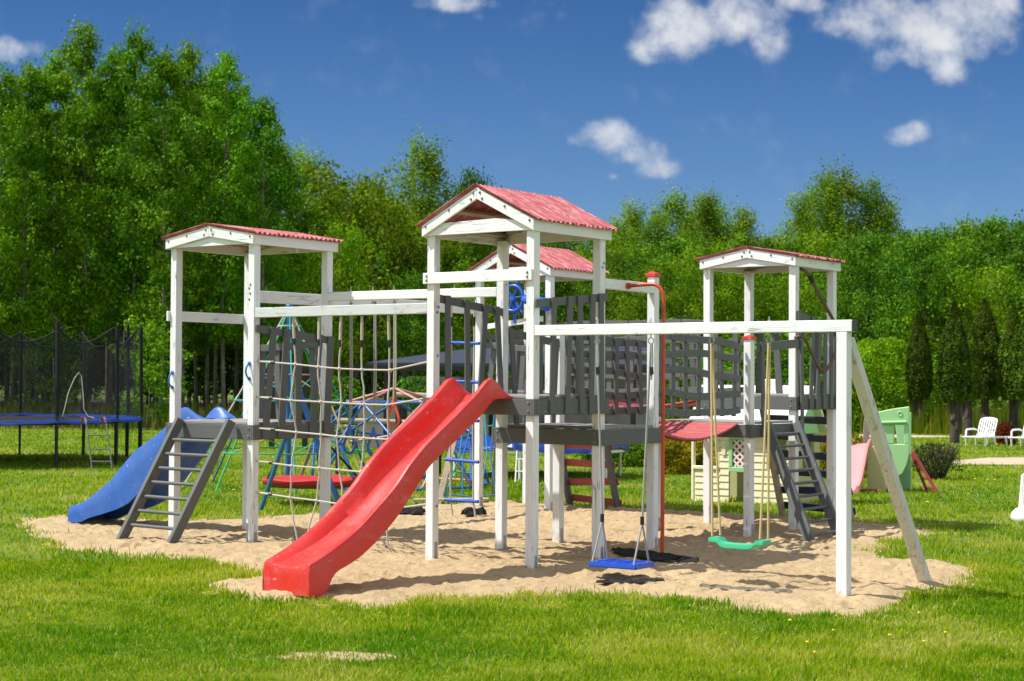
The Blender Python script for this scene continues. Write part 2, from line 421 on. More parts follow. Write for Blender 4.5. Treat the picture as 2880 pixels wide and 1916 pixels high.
def gable_roof(t, u0, u1, v0, v1, ze, za, infill, collar):
    """u0..u1, v0..v1: outer faces of the posts; ze: underside of the eave board; za: top of the gable boards"""
    f = .062; bt = .03
    roof = obj('roof', roof_frame_eave(u0, u1, v0, v1, ze), 'white_wood_y', t, bevel=.003)
    uc = (u0+u1)/2
    hb = .118
    for vv in (v0-f, v1+f-bt):     # gable boards front and rear
        for sgn in (-1, 1):
            ue = uc+sgn*((u1-u0)/2+bt)
            zt = ze+hb
            poly = [(uc, vv, za), (ue, vv, zt), (ue, vv, ze), (uc, vv, za-(zt-ze)*1.02)]
            obj('gable_board', MB().prism(poly, (0, bt, 0)), 'white_wood_x', roof, bevel=.003)
            for k in (.06, .10, .5, .93):
                zz = za+(zt-za)*k-.035 if k != .10 else za+(zt-za)*k-.085
                if vv < v0: bolt(roof, (uc+(ue-uc)*k, vv, zz), (0, -1, 0))
    if infill:
        for vv in (v0-.030, v1+.005):
            poly = [(u0, vv, ze+.012), (u1, vv, ze+.012), (u1-.02, vv, ze+.05), (uc, vv, za-.10), (u0+.02, vv, ze+.05)]
            obj('gable_panel', MB().prism(poly, (0, .024, 0)), 'white_wood_x', roof, bevel=.002)
    if collar:
        for vv in (v0-.030, v1+.005):
            poly = [(u0, vv, ze+.012), (u1, vv, ze+.012), (u1-.08, vv, ze+.105), (uc+.22, vv, ze+.150), (u0+.16, vv, ze+.135), (u0+.05, vv, ze+.06)]
            obj('tie_board', MB().prism(poly, (0, .026, 0)), 'white_wood_x', roof, bevel=.002)
    # purlins and the two corrugated sheets
    run = (u1-u0)/2+bt+.055; slope = (za-(ze+hb))/((u1-u0)/2+bt)
    for sgn in (-1, 1):
        for k in ((.45, .85) if collar else (.55,)):
            uu = uc+sgn*run*k; zz = za-slope*run*k-.045
            obj('purlin', MB().bar((uu, v0-f+bt+.002, zz), (uu, v1+f-bt-.002, zz), .06, .035, (sgn*slope, 0, 1)), 'raw_wood_y', roof, bevel=.002)
        n = Vector((sgn*slope, 0, 1)).normalized()
        vf, vb = v0-f-.026, v1+f+.03
        top = za+.018; lo = za-slope*run+.018
        mb = corrugated((uc+sgn*.004, vf, top), (uc+sgn*.004, vb, top), (uc+sgn*run, vb, lo), (uc+sgn*run, vf, lo), n, 19, .015, 152, 10, .006)
        obj('roof_sheet', mb, 'red_roof_sheet', roof, smooth=60)
    return roof
def roof_frame_eave(u0, u1, v0, v1, ze):
    mb = MB()
    f, bt, hb = .062, .03, .118
    for a in (u0-bt, u1):      # boards under the eaves
        mb.box((a, v0-f+bt+.002, ze), (a+bt, v1+f-bt-.002, ze+hb-.004))
    return mb
def deck(t, u0, u1, v0, v1, zt, zb, open_v=None):
    """boards round the posts and a plank floor"""
    bt = .03
    fl = MB(); n = 9; w = (v1-v0-.02)/n
    for i in range(n):
        j = rng.normal(0, .002)
        fl.box((u0+.004, v0+.01+i*w+.003, zt+.004+j), (u1-.004, v0+.01+(i+1)*w-.003, zt+.032+j))
    # planks stop short of the corner posts
    floor = obj('floor', fl, 'deck_wood_x', t, bevel=.002)
    for nm, a, b, ax in (('front', (u0-.0, v0-bt, zb), (u1, v0, zt), 'x'), ('rear', (u0, v1, zb), (u1, v1+bt, zt), 'x'),
                         ('left', (u0-bt, v0-bt, zb), (u0, v1+bt, zt), 'y'), ('right', (u1, v0-bt+.0, zb), (u1+bt, v1+bt, zt), 'y')):
        o = obj('deck_board', MB().box(a, b), 'grey_wood_'+ax, t, bevel=.003)
        if nm == 'front':
            for uu in (u0+.045, u1-.045):
                for zz in (zt-.04, zb+.04): bolt(o, (uu, v0-bt, zz), (0, -1, 0))
        if nm == 'right':
            for vv in (v0+.03, v1-.045):
                for zz in (zt-.04, zb+.04): bolt(o, (u1+bt, vv, zz), (1, 0, 0))
    return floor
def railing(t, axis, const, a0, a1, z0, z1, ztop0, ztop1, tilts, side, rail_h=.085):
    """crooked rail with leaning balusters. axis 'v': runs along v at u=const; side: +1/-1 the face the balusters stand on"""
    bt = .026
    def P(a, z, o=0): return (const+o, a, z) if axis == 'v' else (a, const+o, z)
    n = (1, 0, 0) if axis == 'v' else (0, 1, 0)
    r = obj('railing', MB().prism([P(a0, ztop0-rail_h), P(a1, ztop1-rail_h), P(a1, ztop1), P(a0, ztop0)], Vector(n)*bt), 'grey_wood_'+('y' if axis == 'v' else 'x'), t, bevel=.003)
    k = len(tilts)
    for i, (f0, f1, w) in enumerate(tilts):
        b0, b1 = a0+(a1-a0)*f0, a0+(a1-a0)*f1
        zt = ztop0+(ztop1-ztop0)*f1+.004
        o = -.022-.003 if side < 0 else bt+.003
        hw = w/2
        poly = [P(b0-hw, z0, o), P(b0+hw, z0, o), P(b1+hw, zt, o), P(b1-hw, zt, o)]
        obj('baluster', MB().prism(poly, Vector(n)*.022), 'grey_wood_z', r, bevel=.003)
    return r
def grab_handle(t, u, v, z, mat='blue_plastic'):
    pts = []
    for i in range(15):
        s = i/14; a = math.pi*s
        pts.append((u, v-.006-.058*math.sin(a)**.55, z-.085+.17*s))
    mb = MB().tube(pts, .011, 10)
    for zz in (z-.088, z+.088): mb.tube([(u, v-.0005, zz), (u, v-.016, zz)], .022, 12)
    return obj('grab_handle', mb, mat, t, smooth=40)
D2 = 1.22
# ---- tower 1: low roof, ladder and blue slide
T1 = thing('play_tower', 'white wooden play tower with low red roof carrying the grey ladder and blue slide', 'play tower', -3.99, 0, 'roofed towers of the playset')
u0, u1 = -4.09, -2.67
for (a, b) in ((-3.99, 0), (-2.67, 0), (-2.67, D2), (-3.99, D2)): post(T1, a, b, 3.47)
deck(T1, u0, u1, 0, D2+S, 1.35, 1.18)
gable_roof(T1, u0, u1, 0, D2+S, 3.432, 3.673, True, False)
obj('cross_rail', MB().box((u0-.03, -.035, 2.57), (u0-.001, D2+S, 2.69)), 'white_wood_y', T1, bevel=.003)
railing(T1, 'v', -2.67+.001, .02, D2+S-.0, 1.19, 0, 2.505, 2.39,
        [(.10, .20, .10), (.30, .37, .11), (.53, .50, .10), (.70, .80, .10), (.90, .95, .11)], 1)
railing(T1, 'u', D2+S+.001, u0+.02, u1-.02, 1.19, 0, 2.30, 2.36, [(.1, .14, .1), (.36, .30, .1), (.55, .6, .1), (.8, .74, .1)], 1)
grab_handle(T1, -4.035, 0, 1.86); grab_handle(T1, -2.735, 0, 1.97)
for (uu, zz) in ((-2.755, 2.80), (-2.74, 2.87), (-2.755, 2.93), (-2.735, 2.97)): bolt(T1, (uu, 0, zz), (0, -1, 0))
obj('post_anchor', MB().box((-2.762, -.004, .0), (-2.735, -.0005, .22)), 'galvanised', T1)
# ---- tower 2: high roof, red slide
T2 = thing('play_tower', 'tallest white play tower with steep red gable roof above the red slide', 'play tower', 0, 0, 'roofed towers of the playset')
u0, u1 = -.1, 1.30
for (a, b) in ((0, 0), (1.30, 0), (1.295, D2), (0, D2)): post(T2, a, b, 3.44)
deck(T2, u0, u1, 0, D2+S, 1.698, 1.533)
gable_roof(T2, u0, u1, 0, D2+S, 3.396, 3.879, False, True)
cr = obj('cross_rail', MB().box((-.135, -.031, 2.90), (1.285, -.001, 3.015)), 'white_wood_x', T2, bevel=.003)
for uu in (-.085, 1.23):
    for zz in (2.935, 2.98): bolt(cr, (uu, -.031, zz), (0, -1, 0))
railing(T2, 'v', -.028, .10, D2+.0, 1.54, 0, 2.79, 2.685, [(.12, .10, .085), (.42, .40, .085), (.60, .70, .085), (.97, .88, .085)], 1)
railing(T2, 'v', 1.301, .0, D2+S, 1.54, 0, 2.705, 2.825,
        [(.20, .22, .085), (.405, .445, .085), (.615, .575, .085), (.745, .76, .085), (.90, .88, .085)], 1)
for (uu, vv, zz) in ((1.295, D2+.035, 3.10), (1.295, D2+.06, 3.145), (0, D2+.05, 2.95), (0, D2+.065, 3.0), (0, .05, 2.60), (0, .07, 2.655)):
    bolt(T2, (uu, vv, zz), (1, 0, 0))
for zz in (2.14, 1.05, .55): bolt(T2, (0, .062, zz), (1, 0, 0))
# ---- tower 3: rear
T3 = thing('play_tower', 'white play tower with red gable roof standing behind the tallest tower', 'play tower', -3.95, 5.94, 'roofed towers of the playset')
u0, u1 = -4.05, -2.67
for (a, b) in ((-3.95, 5.94), (-2.67, 5.94), (-2.67, 7.16), (-3.95, 7.16)): post(T3, a, b, 3.44)
deck(T3, u0, u1, 5.94, 7.16+S, 1.698, 1.533)
gable_roof(T3, u0, u1, 5.94, 7.16+S, 3.385, 3.86, False, True)
obj('cross_rail', MB().prism([(-3.90, 5.909, 2.622), (-2.62, 5.909, 2.75), (-2.62, 5.909, 2.83), (-3.90, 5.909, 2.70)], (0, .030, 0)), 'white_wood_x', T3, bevel=.003)
railing(T3, 'u', 5.94+.001, u0+.1, u1-.1, 1.54, 0, 2.45, 2.35, [(.1, .2, .09), (.32, .28, .09), (.6, .66, .09), (.88, .8, .09)], 1)
railing(T3, 'v', u0-.028, 5.96, 7.24, 1.54, 0, 2.6, 2.5, [(.1, .14, .1), (.33, .38, .1), (.62, .55, .1), (.85, .9, .1)], -1)
# ---- tower 4: right, two decks
T4 = thing('play_tower', 'white play tower with low red roof beside the green swing and dark ladder', 'play tower', 0.05, 5.77, 'roofed towers of the playset')
u0, u1 = -.05, 1.306
for (a, b) in ((.05, 5.77), (1.306, 5.77), (1.306, 6.89), (.05, 6.89)): post(T4, a, b, 3.42)
deck(T4, u0, u1, 5.77, 6.99, 1.688, 1.519)
gable_roof(T4, u0, u1, 5.77, 6.99, 3.378, 3.6255, True, False)
railing(T4, 'v', 1.307, 5.80, 6.97, 1.53, 0, 2.80, 2.60, [(.06, .0, .075), (.28, .34, .085), (.43, .54, .085), (.62, .66, .085), (.80, .80, .085), (.95, .95, .085)], 1, .10)
railing(T4, 'u', 6.99+.001, u0+.02, u1-.02, 1.53, 0, 2.7, 2.62, [(.1, .13, .1), (.36, .30, .1), (.55, .6, .1), (.8, .74, .1)], 1)
# ---- lower platforms
LP = thing('play_platform', 'low dark grey platform under the tallest tower and the red pole', 'platform', 0, 2.33, 'low platforms of the playset')
post(LP, 1.29, 2.33, 3.055); post(LP, 0.005, 2.33, 2.45)
bt = .03
pu0, pu1, pv0, pv1, zt, zb = -.1, 1.295, D2, 2.43, 1.359, 1.19
fl = MB(); n = 8; w = (pv1-pv0-.22)/n
for i in range(n): fl.box((pu0+.004, pv0+.105+i*w+.003, zt+.004), (pu1-.004, pv0+.105+(i+1)*w-.003, zt+.032))
obj('floor', fl, 'deck_wood_x', LP, bevel=.002)
o = obj('deck_board', MB().box((pu0, pv0-bt-.003, zb), (pu1-.006, pv0-.003, zt)), 'grey_wood_x', LP, bevel=.003)
for uu in (-.05, 1.245):
    for zz in (zt-.045, zb+.04): bolt(o, (uu, pv0-bt-.003, zz), (0, -1, 0))
o = obj('deck_board', MB().box((pu1+.002, pv0-bt, zb), (pu1+bt+.002, pv1+bt, zt)), 'grey_wood_y', LP, bevel=.003)
for vv in (pv0+.05, pv1-.05):
    for zz in (zt-.045, zb+.04): bolt(o, (pu1+bt+.002, vv, zz), (1, 0, 0))
obj('deck_board', MB().box((pu0-bt-.003, pv0-bt, zb), (pu0-.003, pv1+bt, zt)), 'grey_wood_y', LP, bevel=.003)
obj('deck_board', MB().box((pu0, pv1+.003, zb), (pu1-.006, pv1+bt+.003, zt)), 'grey_wood_x', LP, bevel=.003)
railing(LP, 'v', -.028, 1.33, 2.33, 1.2, 0, 2.465, 2.36, [(.16, .02, .08), (.30, .36, .08), (.62, .58, .08), (.84, .92, .08)], 1)
obj('post_cap', MB().box((1.178, 2.318, 3.056), (1.302, 2.442, 3.095)).add(
    [(1.178, 2.318, 3.096), (1.302, 2.318, 3.096), (1.302, 2.442, 3.096), (1.178, 2.442, 3.096), (1.24, 2.38, 3.125)], [(0, 1, 4), (1, 2, 4), (2, 3, 4), (3, 0, 4), (3, 2, 1, 0)]), 'red_plastic', LP, bevel=.003)
LQ = thing('play_platform', 'low dark grey platform between the hanging red bridge and the right tower', 'platform', 0, 4.52, 'low platforms of the playset')
post(LQ, 1.332, 4.52, 2.40); post(LQ, .0, 4.52, 2.36)
pu0, pu1, pv0, pv1, zt, zb = -.1, 1.332, 4.52, 5.77, 1.3554, 1.194
fl = MB(); n = 8; w = (pv1-pv0-.13)/n
for i in range(n): fl.box((pu0+.105 if i == 0 else pu0+.004, pv0+.02+i*w+.003, zt+.004), (pu1-.105 if i == 0 else pu1-.004, pv0+.02+(i+1)*w-.003, zt+.032))
obj('floor', fl, 'deck_wood_x', LQ, bevel=.002)
o = obj('deck_board', MB().box((pu0, pv0-bt, zb), (pu1, pv0, zt)), 'grey_wood_x', LQ, bevel=.003)
for uu in (-.05, 1.28):
    for zz in (zt-.04, zb+.04): bolt(o, (uu, pv0-bt, zz), (0, -1, 0))
obj('deck_board', MB().box((pu1, pv0-bt, zb), (pu1+bt, pv1-.032, zt)), 'grey_wood_y', LQ, bevel=.003)
obj('deck_board', MB().box((pu0-bt, pv0-bt, zb), (pu0, pv1-.032, zt)), 'grey_wood_y', LQ, bevel=.003)
# rail between the capped post and the tower: rises to the right
railing(LQ, 'v', 1.334, 4.66, 5.86, 1.20, 0, 2.36, 2.44, [(.10, .07, .075), (.98, .965, .075)], 1, .11)
for uu, zz in ((1.332, 2.40), (.0, 2.36)):
    obj('post_cap', MB().box((uu-.112, 4.508, zz), (uu+.012, 4.632, zz+.035)).add(
        [(uu-.112, 4.508, zz+.036), (uu+.012, 4.508, zz+.036), (uu+.012, 4.632, zz+.036), (uu-.112, 4.632, zz+.036), (uu-.05, 4.57, zz+.06)], [(0, 1, 4), (1, 2, 4), (2, 3, 4), (3, 0, 4), (3, 2, 1, 0)]), 'red_plastic', LQ, bevel=.003)
# ---- overhead beams
def beam(label, p0, p1, w, h, ax, bolts=(), mat='white_wood_'):
    t = thing('overhead_beam', label, 'beam', p0[0], p0[1], 'white beams joining the towers')
    obj('timber', MB().bar(p0, p1, w, h), mat+ax, t, bevel=.005)
    d = (Vector(p1)-Vector(p0)).normalized()
    for s in bolts:
        q = Vector(p0)+d*s
        obj('eye_bolt', MB().tube([q+Vector((0, 0, h/2-.002)), q+Vector((0, 0, h/2+.055))], .006, 8)
            .tube([q+Vector((0, 0, h/2)), q+Vector((0, 0, h/2+.012))], .015, 6)
            .tube([q-Vector((0, 0, h/2-.002)), q-Vector((0, 0, h/2+.03))], .006, 8)
            .tube([q-Vector((0, 0, h/2+.045))+Vector((d.y*.0, 0, 0))+Vector((math.cos(a)*.018*d.x, math.cos(a)*.018*d.y, math.sin(a)*.018)) for a in np.linspace(0, 2*math.pi, 12, endpoint=False)], .005, 6, closed=True), 'galvanised', t, smooth=50)
    return t
beam('greyed white overhead beam from the ladder tower to the tallest tower carrying the rope net', (-2.668, .05, 2.644), (-.102, .05, 2.644), .095, .112, 'x', mat='greyed_white_wood_')
beam('white overhead beam behind the rope net that holds the gym rings', (-2.668, 1.27, 2.883), (-.102, 1.27, 2.873), .095, .105, 'x', (.34, .69, 1.02, 1.93, 2.24))
beam('long white overhead beam running back from the ladder tower to the rear tower', (-4.05, D2+S+.012, 2.925), (-4.05, 5.925, 2.935), .09, .15, 'y', (2.1, 2.3))
beam('short white overhead beam between the tallest tower and the red capped post', (1.25, D2+S+.002, 2.932), (1.25, 2.328, 2.925), .09, .11, 'y')
# ---- swing frame
SF = thing('swing_set', 'white wooden swing frame with slanting brace at the right of the playset', 'swing frame', 4.717, 0)
obj('beam', MB().bar((1.302, .05, 2.389), (4.765, .05, 2.389), .10, .105), 'white_wood_x', SF, bevel=.006)
obj('post', MB().box((4.612, .0, -.12), (4.717, .10, 2.334)), 'white_wood_z', SF, bevel=.005)
obj('brace', MB().bar((4.662, .13, 2.262), (4.79, 1.66, -.12), .10, .10, (1, 0, 0)), 'bare_white_wood_z', SF, bevel=.005)
obj('beam_cap', MB().box((4.767, .0, 2.338), (4.772, .10, 2.44)), 'black_steel', SF)
hookpts = [2.03, 2.65, 3.32, 3.92]
for uu in hookpts:
    q = Vector((uu, .05, 2.334))
    obj('bolt_end', MB().tube([q+Vector((0, 0, .108)), q+Vector((0, 0, .120)), q+Vector((0, 0, .121)), q+Vector((0, 0, .155))], [.016, .016, .006, .006], 8), 'galvanised', SF, smooth=40)
    obj('hook', MB().tube([q+Vector((0, 0, .003)), q-Vector((0, 0, .03))], .006, 8).tube([q+Vector((.03*math.cos(a), 0, -.06+.03*math.sin(a))) for a in np.linspace(0, 2*math.pi, 16, endpoint=False)], .005, 6, closed=True), 'galvanised', SF, smooth=50)
# ---- swings
def rbox(a, b, r, mb=None): return (mb or MB()).box(a, b)
SW = thing('swing', 'blue plastic stand-up swing with footprint grooves on grey ropes', 'swing', 2.34, .05)
c, sn = math.cos(.05), math.sin(.05)
def Q(x, y, z): return (2.345+x*c-y*sn, .02+x*sn+y*c, z)
seat = MB()
zz0, zz1 = .085, .135
seat.add([Q(-.27, -.19, zz0), Q(.27, -.19, zz0), Q(.27, .19, zz0), Q(-.27, .19, zz0), Q(-.27, -.19, zz1), Q(.27, -.19, zz1), Q(.27, .19, zz1), Q(-.27, .19, zz1)],
         [(3,2,1,0),(4,5,6,7),(0,1,5,4),(1,2,6,5),(2,3,7,6),(3,0,4,7)])
so = obj('seat', seat, 'bright_blue_plastic', SW, bevel=.012, bseg=2)
for xx in (-.11, .10):
    pts = [Q(xx+.035*math.sin(s*5)+s*.05, s, zz1+.002) for s in np.linspace(-.14, .14, 14)]
    for dx in (-.045, .045): obj('foot_ridge', MB().tube([(p[0]+dx, p[1], p[2]) for p in pts], .009, 6), 'bright_blue_plastic', so, smooth=50)
for k, (uh, ue) in enumerate(((2.03, -.24), (2.65, .22))):
    knot = Vector((uh+(.07 if k == 0 else -.09), .05, .52))
    top = Vector((uh, .05, 2.245))
    obj('rope', MB().tube([top, top*.95+knot*.05, top*.5+knot*.5, knot], .011, 7), 'grey_rope', SW, smooth=60)
    obj('rope', MB().tube([top+Vector((.012, 0, 0)), Vector((uh+.018, .05, 2.1)), Vector((uh+.005, .05, 1.9))], .010, 7), 'grey_rope', SW, smooth=60)
    obj('rope_clamp', MB().tube([Vector((uh+.006, .05, 2.02)), Vector((uh+.01, .05, 1.95))], .02, 8), 'black_steel', SW)
    obj('rope_clamp', MB().tube([knot+Vector((0, 0, .06)), knot-Vector((0, 0, .02))], .020, 8), 'black_steel', SW)
    for yy in (-.15, .15): obj('rope', MB().tube([knot, Vector(Q(ue, yy, .13))], .010, 7), 'grey_rope', SW, smooth=60)
SG = thing('swing', 'green plastic belt seat swing on pale yellow ropes', 'swing', 3.62, .05)
zc = .385; prof = [(-.29, .050), (-.205, .046), (-.165, .012), (-.12, .0), (.12, .0), (.165, .012), (.205, .046), (.29, .050)]
mb = MB(); q = []
for yy in (-.08, .08):
    for th in (0, -.045):
        for x, z in prof: q.append((3.62+x, .05+yy, zc+z+th))
n = len(prof); fs = []
for i in range(n-1):
    fs += [(i, i+1, 2*n+i+1, 2*n+i), (n+i, 3*n+i, 3*n+i+1, n+i+1), (i, n+i, n+i+1, i+1), (2*n+i, 2*n+i+1, 3*n+i+1, 3*n+i)]
fs += [(0, 2*n, 3*n, n), (n-1, 2*n-1, 4*n-1, 3*n-1)]
obj('seat', mb.add(q, fs), 'green_plastic', SG, bevel=.008, bseg=2)
for uh, ue in ((3.32, -.25), (3.92, .25)):
    top = Vector((uh, .05, 2.24))
    for yy in (-.045, .055):
        obj('rope', MB().tube([top+Vector((0, yy*.2, 0)), Vector((uh*.5+(3.62+ue)*.5+yy*.12, .05+yy*.6, 1.3)), Vector((3.62+ue+yy*.3, .05+yy, zc+.06))], .011, 7), 'yellow_rope', SG, smooth=60)
    obj('carabiner', MB().tube([top+Vector((.022*math.cos(a), 0, .02+.045*math.sin(a))) for a in np.linspace(0, 2*math.pi, 14, endpoint=False)], .005, 6, closed=True), 'galvanised', SG, smooth=50)
# ---- slides
def slide(t, frame, Rt, Bt, Kt, mat, t_end, hw=.315, n=84):
    """sweep of a trough. frame(s, x, z) -> point; tables run from the deck (s=0) to the foot"""
    ts, r = smooth_tab(Rt, n, 2); _, b = smooth_tab(Bt, n, 3); _, k = smooth_tab(Kt, n, 1)
    q = []; M = 0
    for s, rr, bb, kk in zip(ts, r, b, k):
        wall = rr-bb
        half = [(-hw, kk), (-hw-.004, kk+(rr-kk)*.5), (-hw, rr-.035), (-hw+.012, rr-.008), (-hw+.035, rr), (-hw+.062, rr-.012), (-hw+.078, rr-.045*min(1, wall/.2)), (-hw+.10, bb+wall*.55), (-hw+.125, bb+wall*.18), (-hw+.16, bb+.012), (-hw+.22, bb), (-.04, bb-.004)]
        under = [(hw-.03, kk+.004), (hw-.06, min(bb-.02, kk+.10)), (.10, bb-.022), (-.10, bb-.022), (-hw+.06, min(bb-.02, kk+.10)), (-hw+.03, kk+.004)]
        sec = half+[(-x, z) for x, z in half[::-1]]+under
        M = len(sec)
        q += [frame(s, x, z) for x, z in sec]
    fs = []
    for i in range(n-1):
        for j in range(M):
            a = i*M+j; c2 = i*M+(j+1) % M
            fs.append((a, c2, c2+M, a+M))
    fs.append(tuple(range(M-1, -1, -1)))
    # rounded lip and the front plate down to the sand
    o = len(q); base = (n-1)*M; H = M-6; s1 = ts[-1]
    last = q[base:base+H]
    secz = [p for p in last]
    L1 = []; L2 = []
    for j in range(H):
        x, z = sec[j]
        L1.append(frame(s1+.035, x*.99, z-.02)); L2.append(frame(s1+.045, x*.99, min(z-.04, 0.02+.0*z) if False else max(-.02, z-.07)))
    q += L1+L2
    bot = [frame(s1+.03, sec[j][0]*.97, -.02) for j in range(H)]
    q += bot
    for j in range(H-1):
        fs.append((base+j, base+j+1, o+j+1, o+j)); fs.append((o+j, o+j+1, o+H+j+1, o+H+j)); fs.append((o+H+j, o+H+j+1, o+2*H+j+1, o+2*H+j))
    mb = MB().add(q, fs)
    return obj('chute', mb, mat, t, smooth=38)
RS = thing('slide', 'wavy red plastic slide running down from the tallest tower to the sand', 'slide', .725, -.03)
Rt = [(-.04, 1.725), (.04, 1.745), (.12, 1.80), (.24, 1.895), (.31, 1.915), (.38, 1.885), (.45, 1.825), (.58, 1.725), (.73, 1.63), (.88, 1.535), (1.04, 1.44), (1.20, 1.345), (1.33, 1.265), (1.45, 1.17), (1.57, 1.075), (1.66, .98), (1.77, .88), (1.89, .79), (2.02, .70), (2.16, .60), (2.31, .51), (2.46, .435), (2.63, .36), (2.77, .305), (2.86, .275)]
Bt = [(-.04, 1.725), (.12, 1.72), (.22, 1.70), (.42, 1.56), (.72, 1.36), (1.0, 1.205), (1.25, 1.05), (1.48, .89), (1.71, .71), (1.97, .54), (2.23, .41), (2.48, .32), (2.70, .265), (2.86, .235)]
Kt = [(-.04, 1.70), (.30, 1.70), (.41, 1.59), (.56, 1.487), (.73, 1.39), (.90, 1.298), (1.065, 1.199), (1.19, 1.12), (1.31, 1.04), (1.41, .93), (1.52, .82), (1.64, .70), (1.755, .598), (1.89, .495), (2.02, .406), (2.145, .331), (2.29, .258), (2.43, .21), (2.556, .173), (2.64, .10), (2.675, -.02), (2.86, -.03)]
slide(RS, lambda s, x, z: (.752-.012*s-x, -.032-s, z), Rt, Bt, Kt, 'red_plastic', 2.86, hw=.286)
BS = thing('slide', 'blue plastic slide coming down from the ladder tower to the left', 'slide', -4.12, .82)
Rt = [(-.04, 1.39), (.10, 1.45), (.22, 1.52), (.32, 1.53), (.44, 1.44), (.58, 1.30), (.75, 1.19), (1.0, 1.06), (1.2, .95), (1.42, .76), (1.65, .56), (1.9, .41), (2.15, .27), (2.3, .225), (2.42, .20)]
Bt = [(-.04, 1.385), (.10, 1.38), (.3, 1.33), (.58, 1.14), (.75, 1.0), (1.0, .86), (1.2, .73), (1.42, .54), (1.65, .37), (1.9, .24), (2.15, .17), (2.3, .16), (2.42, .15)]
Kt = [(-.04, 1.36), (.3, 1.22), (.55, .90), (.80, .68), (1.12, .40), (1.30, .28), (1.5, .20), (1.8, .12), (2.05, .06), (2.2, .0), (2.42, -.03)]
slide(BS, lambda s, x, z: (-4.121-s, .82-x, z), Rt, Bt, Kt, 'blue_plastic', 2.42)
# ---- ladders
def ladder(name, label, top, foot, across, width, n, mat, rung_r, rw, rh, f0, f1):
    """two rails from top to foot; across: unit vector along the rungs"""
    t = thing(name, label, 'ladder', foot[0], foot[1])
    top, foot, ac = Vector(top), Vector(foot), Vector(across)
    d = (foot-top).normalized(); nrm = ac.cross(d)
    for k in (0, 1):
        a, b = top+ac*width*k, foot+ac*width*k
        obj('rail', MB().bar(a, b, rw, rh, nrm), mat+'_z', t, bevel=.004)
    for i in range(n):
        p = top.lerp(foot, f0+(f1-f0)*i/(n-1)); sag = Vector((0, 0, -.004*random.random()))
        if rung_r: obj('rung', MB().tube([p-ac*.005, p+ac*width*.5+sag, p+ac*(width+.005)], rung_r, 10), mat+'_x', t, smooth=50)
        else: obj('rung', MB().bar(p+ac*rw*.5, p+ac*(width-rw*.5), .09, .03, nrm), mat+'_x', t, bevel=.003)
    return t
ladder('ladder', 'wide grey wooden ladder with round rungs leaning on the tower of the blue slide', (-3.80, -.085, 1.40), (-4.10, -.72, -.03), Vector((1, -.03, 0)).normalized(), .88, 7, 'grey_wood', .021, .055, .12, .17, .86)
ladder('ladder', 'steep dark grey ladder with flat treads beside the white swing post', (1.40, 4.80, 1.36), (2.20, 4.42, -.05), Vector((0, 1, 0)), .80, 9, 'grey_wood', .019, .05, .13, .09, .93)
# ---- plank ramps at the back
def plank_ramp(label, top, foot, across, width, n, mat, railmat, dots):
    t = thing('climbing_ramp', label, 'climbing ramp', foot[0], foot[1], 'plank climbing ramps')
    top, foot, ac = Vector(top), Vector(foot), Vector(across); d = (foot-top).normalized(); nrm = ac.cross(d)
    if nrm.z < 0: nrm = -nrm
    for k in (.02, .98):
        obj('rail', MB().bar(top+ac*width*k, foot+ac*width*k, .06, .10, nrm), railmat+'_z', t, bevel=.003)
    for i in range(n):
        p = top.lerp(foot, .06+.86*i/(n-1))+nrm*.062; tl = random.uniform(-.025, .025)
        o = obj('plank', MB().bar(p-ac*.03-Vector((0, 0, tl)), p+ac*(width+.03)+Vector((0, 0, tl)), .105, .024, nrm), mat+'_x', t, bevel=.003)
        if dots:
            for e in (.12, .17, .82, .88): bolt(o, p+ac*width*e+nrm*.0135+d*.02*((i % 3)-1), nrm)
    return t
plank_ramp('dark red plank ramp leaning at the rear behind the low platform', (-3.13, 6.60, 1.55), (-3.13, 7.12, -.05), (1, -.06, 0), .92, 6, 'red_wood', 'grey_wood', True)
plank_ramp('navy blue plank ramp leaning at the back of the right tower', (.10, 7.05, 1.69), (.10, 7.75, -.05), (1, 0, 0), 1.10, 7, 'navy_wood', 'raw_wood', False)
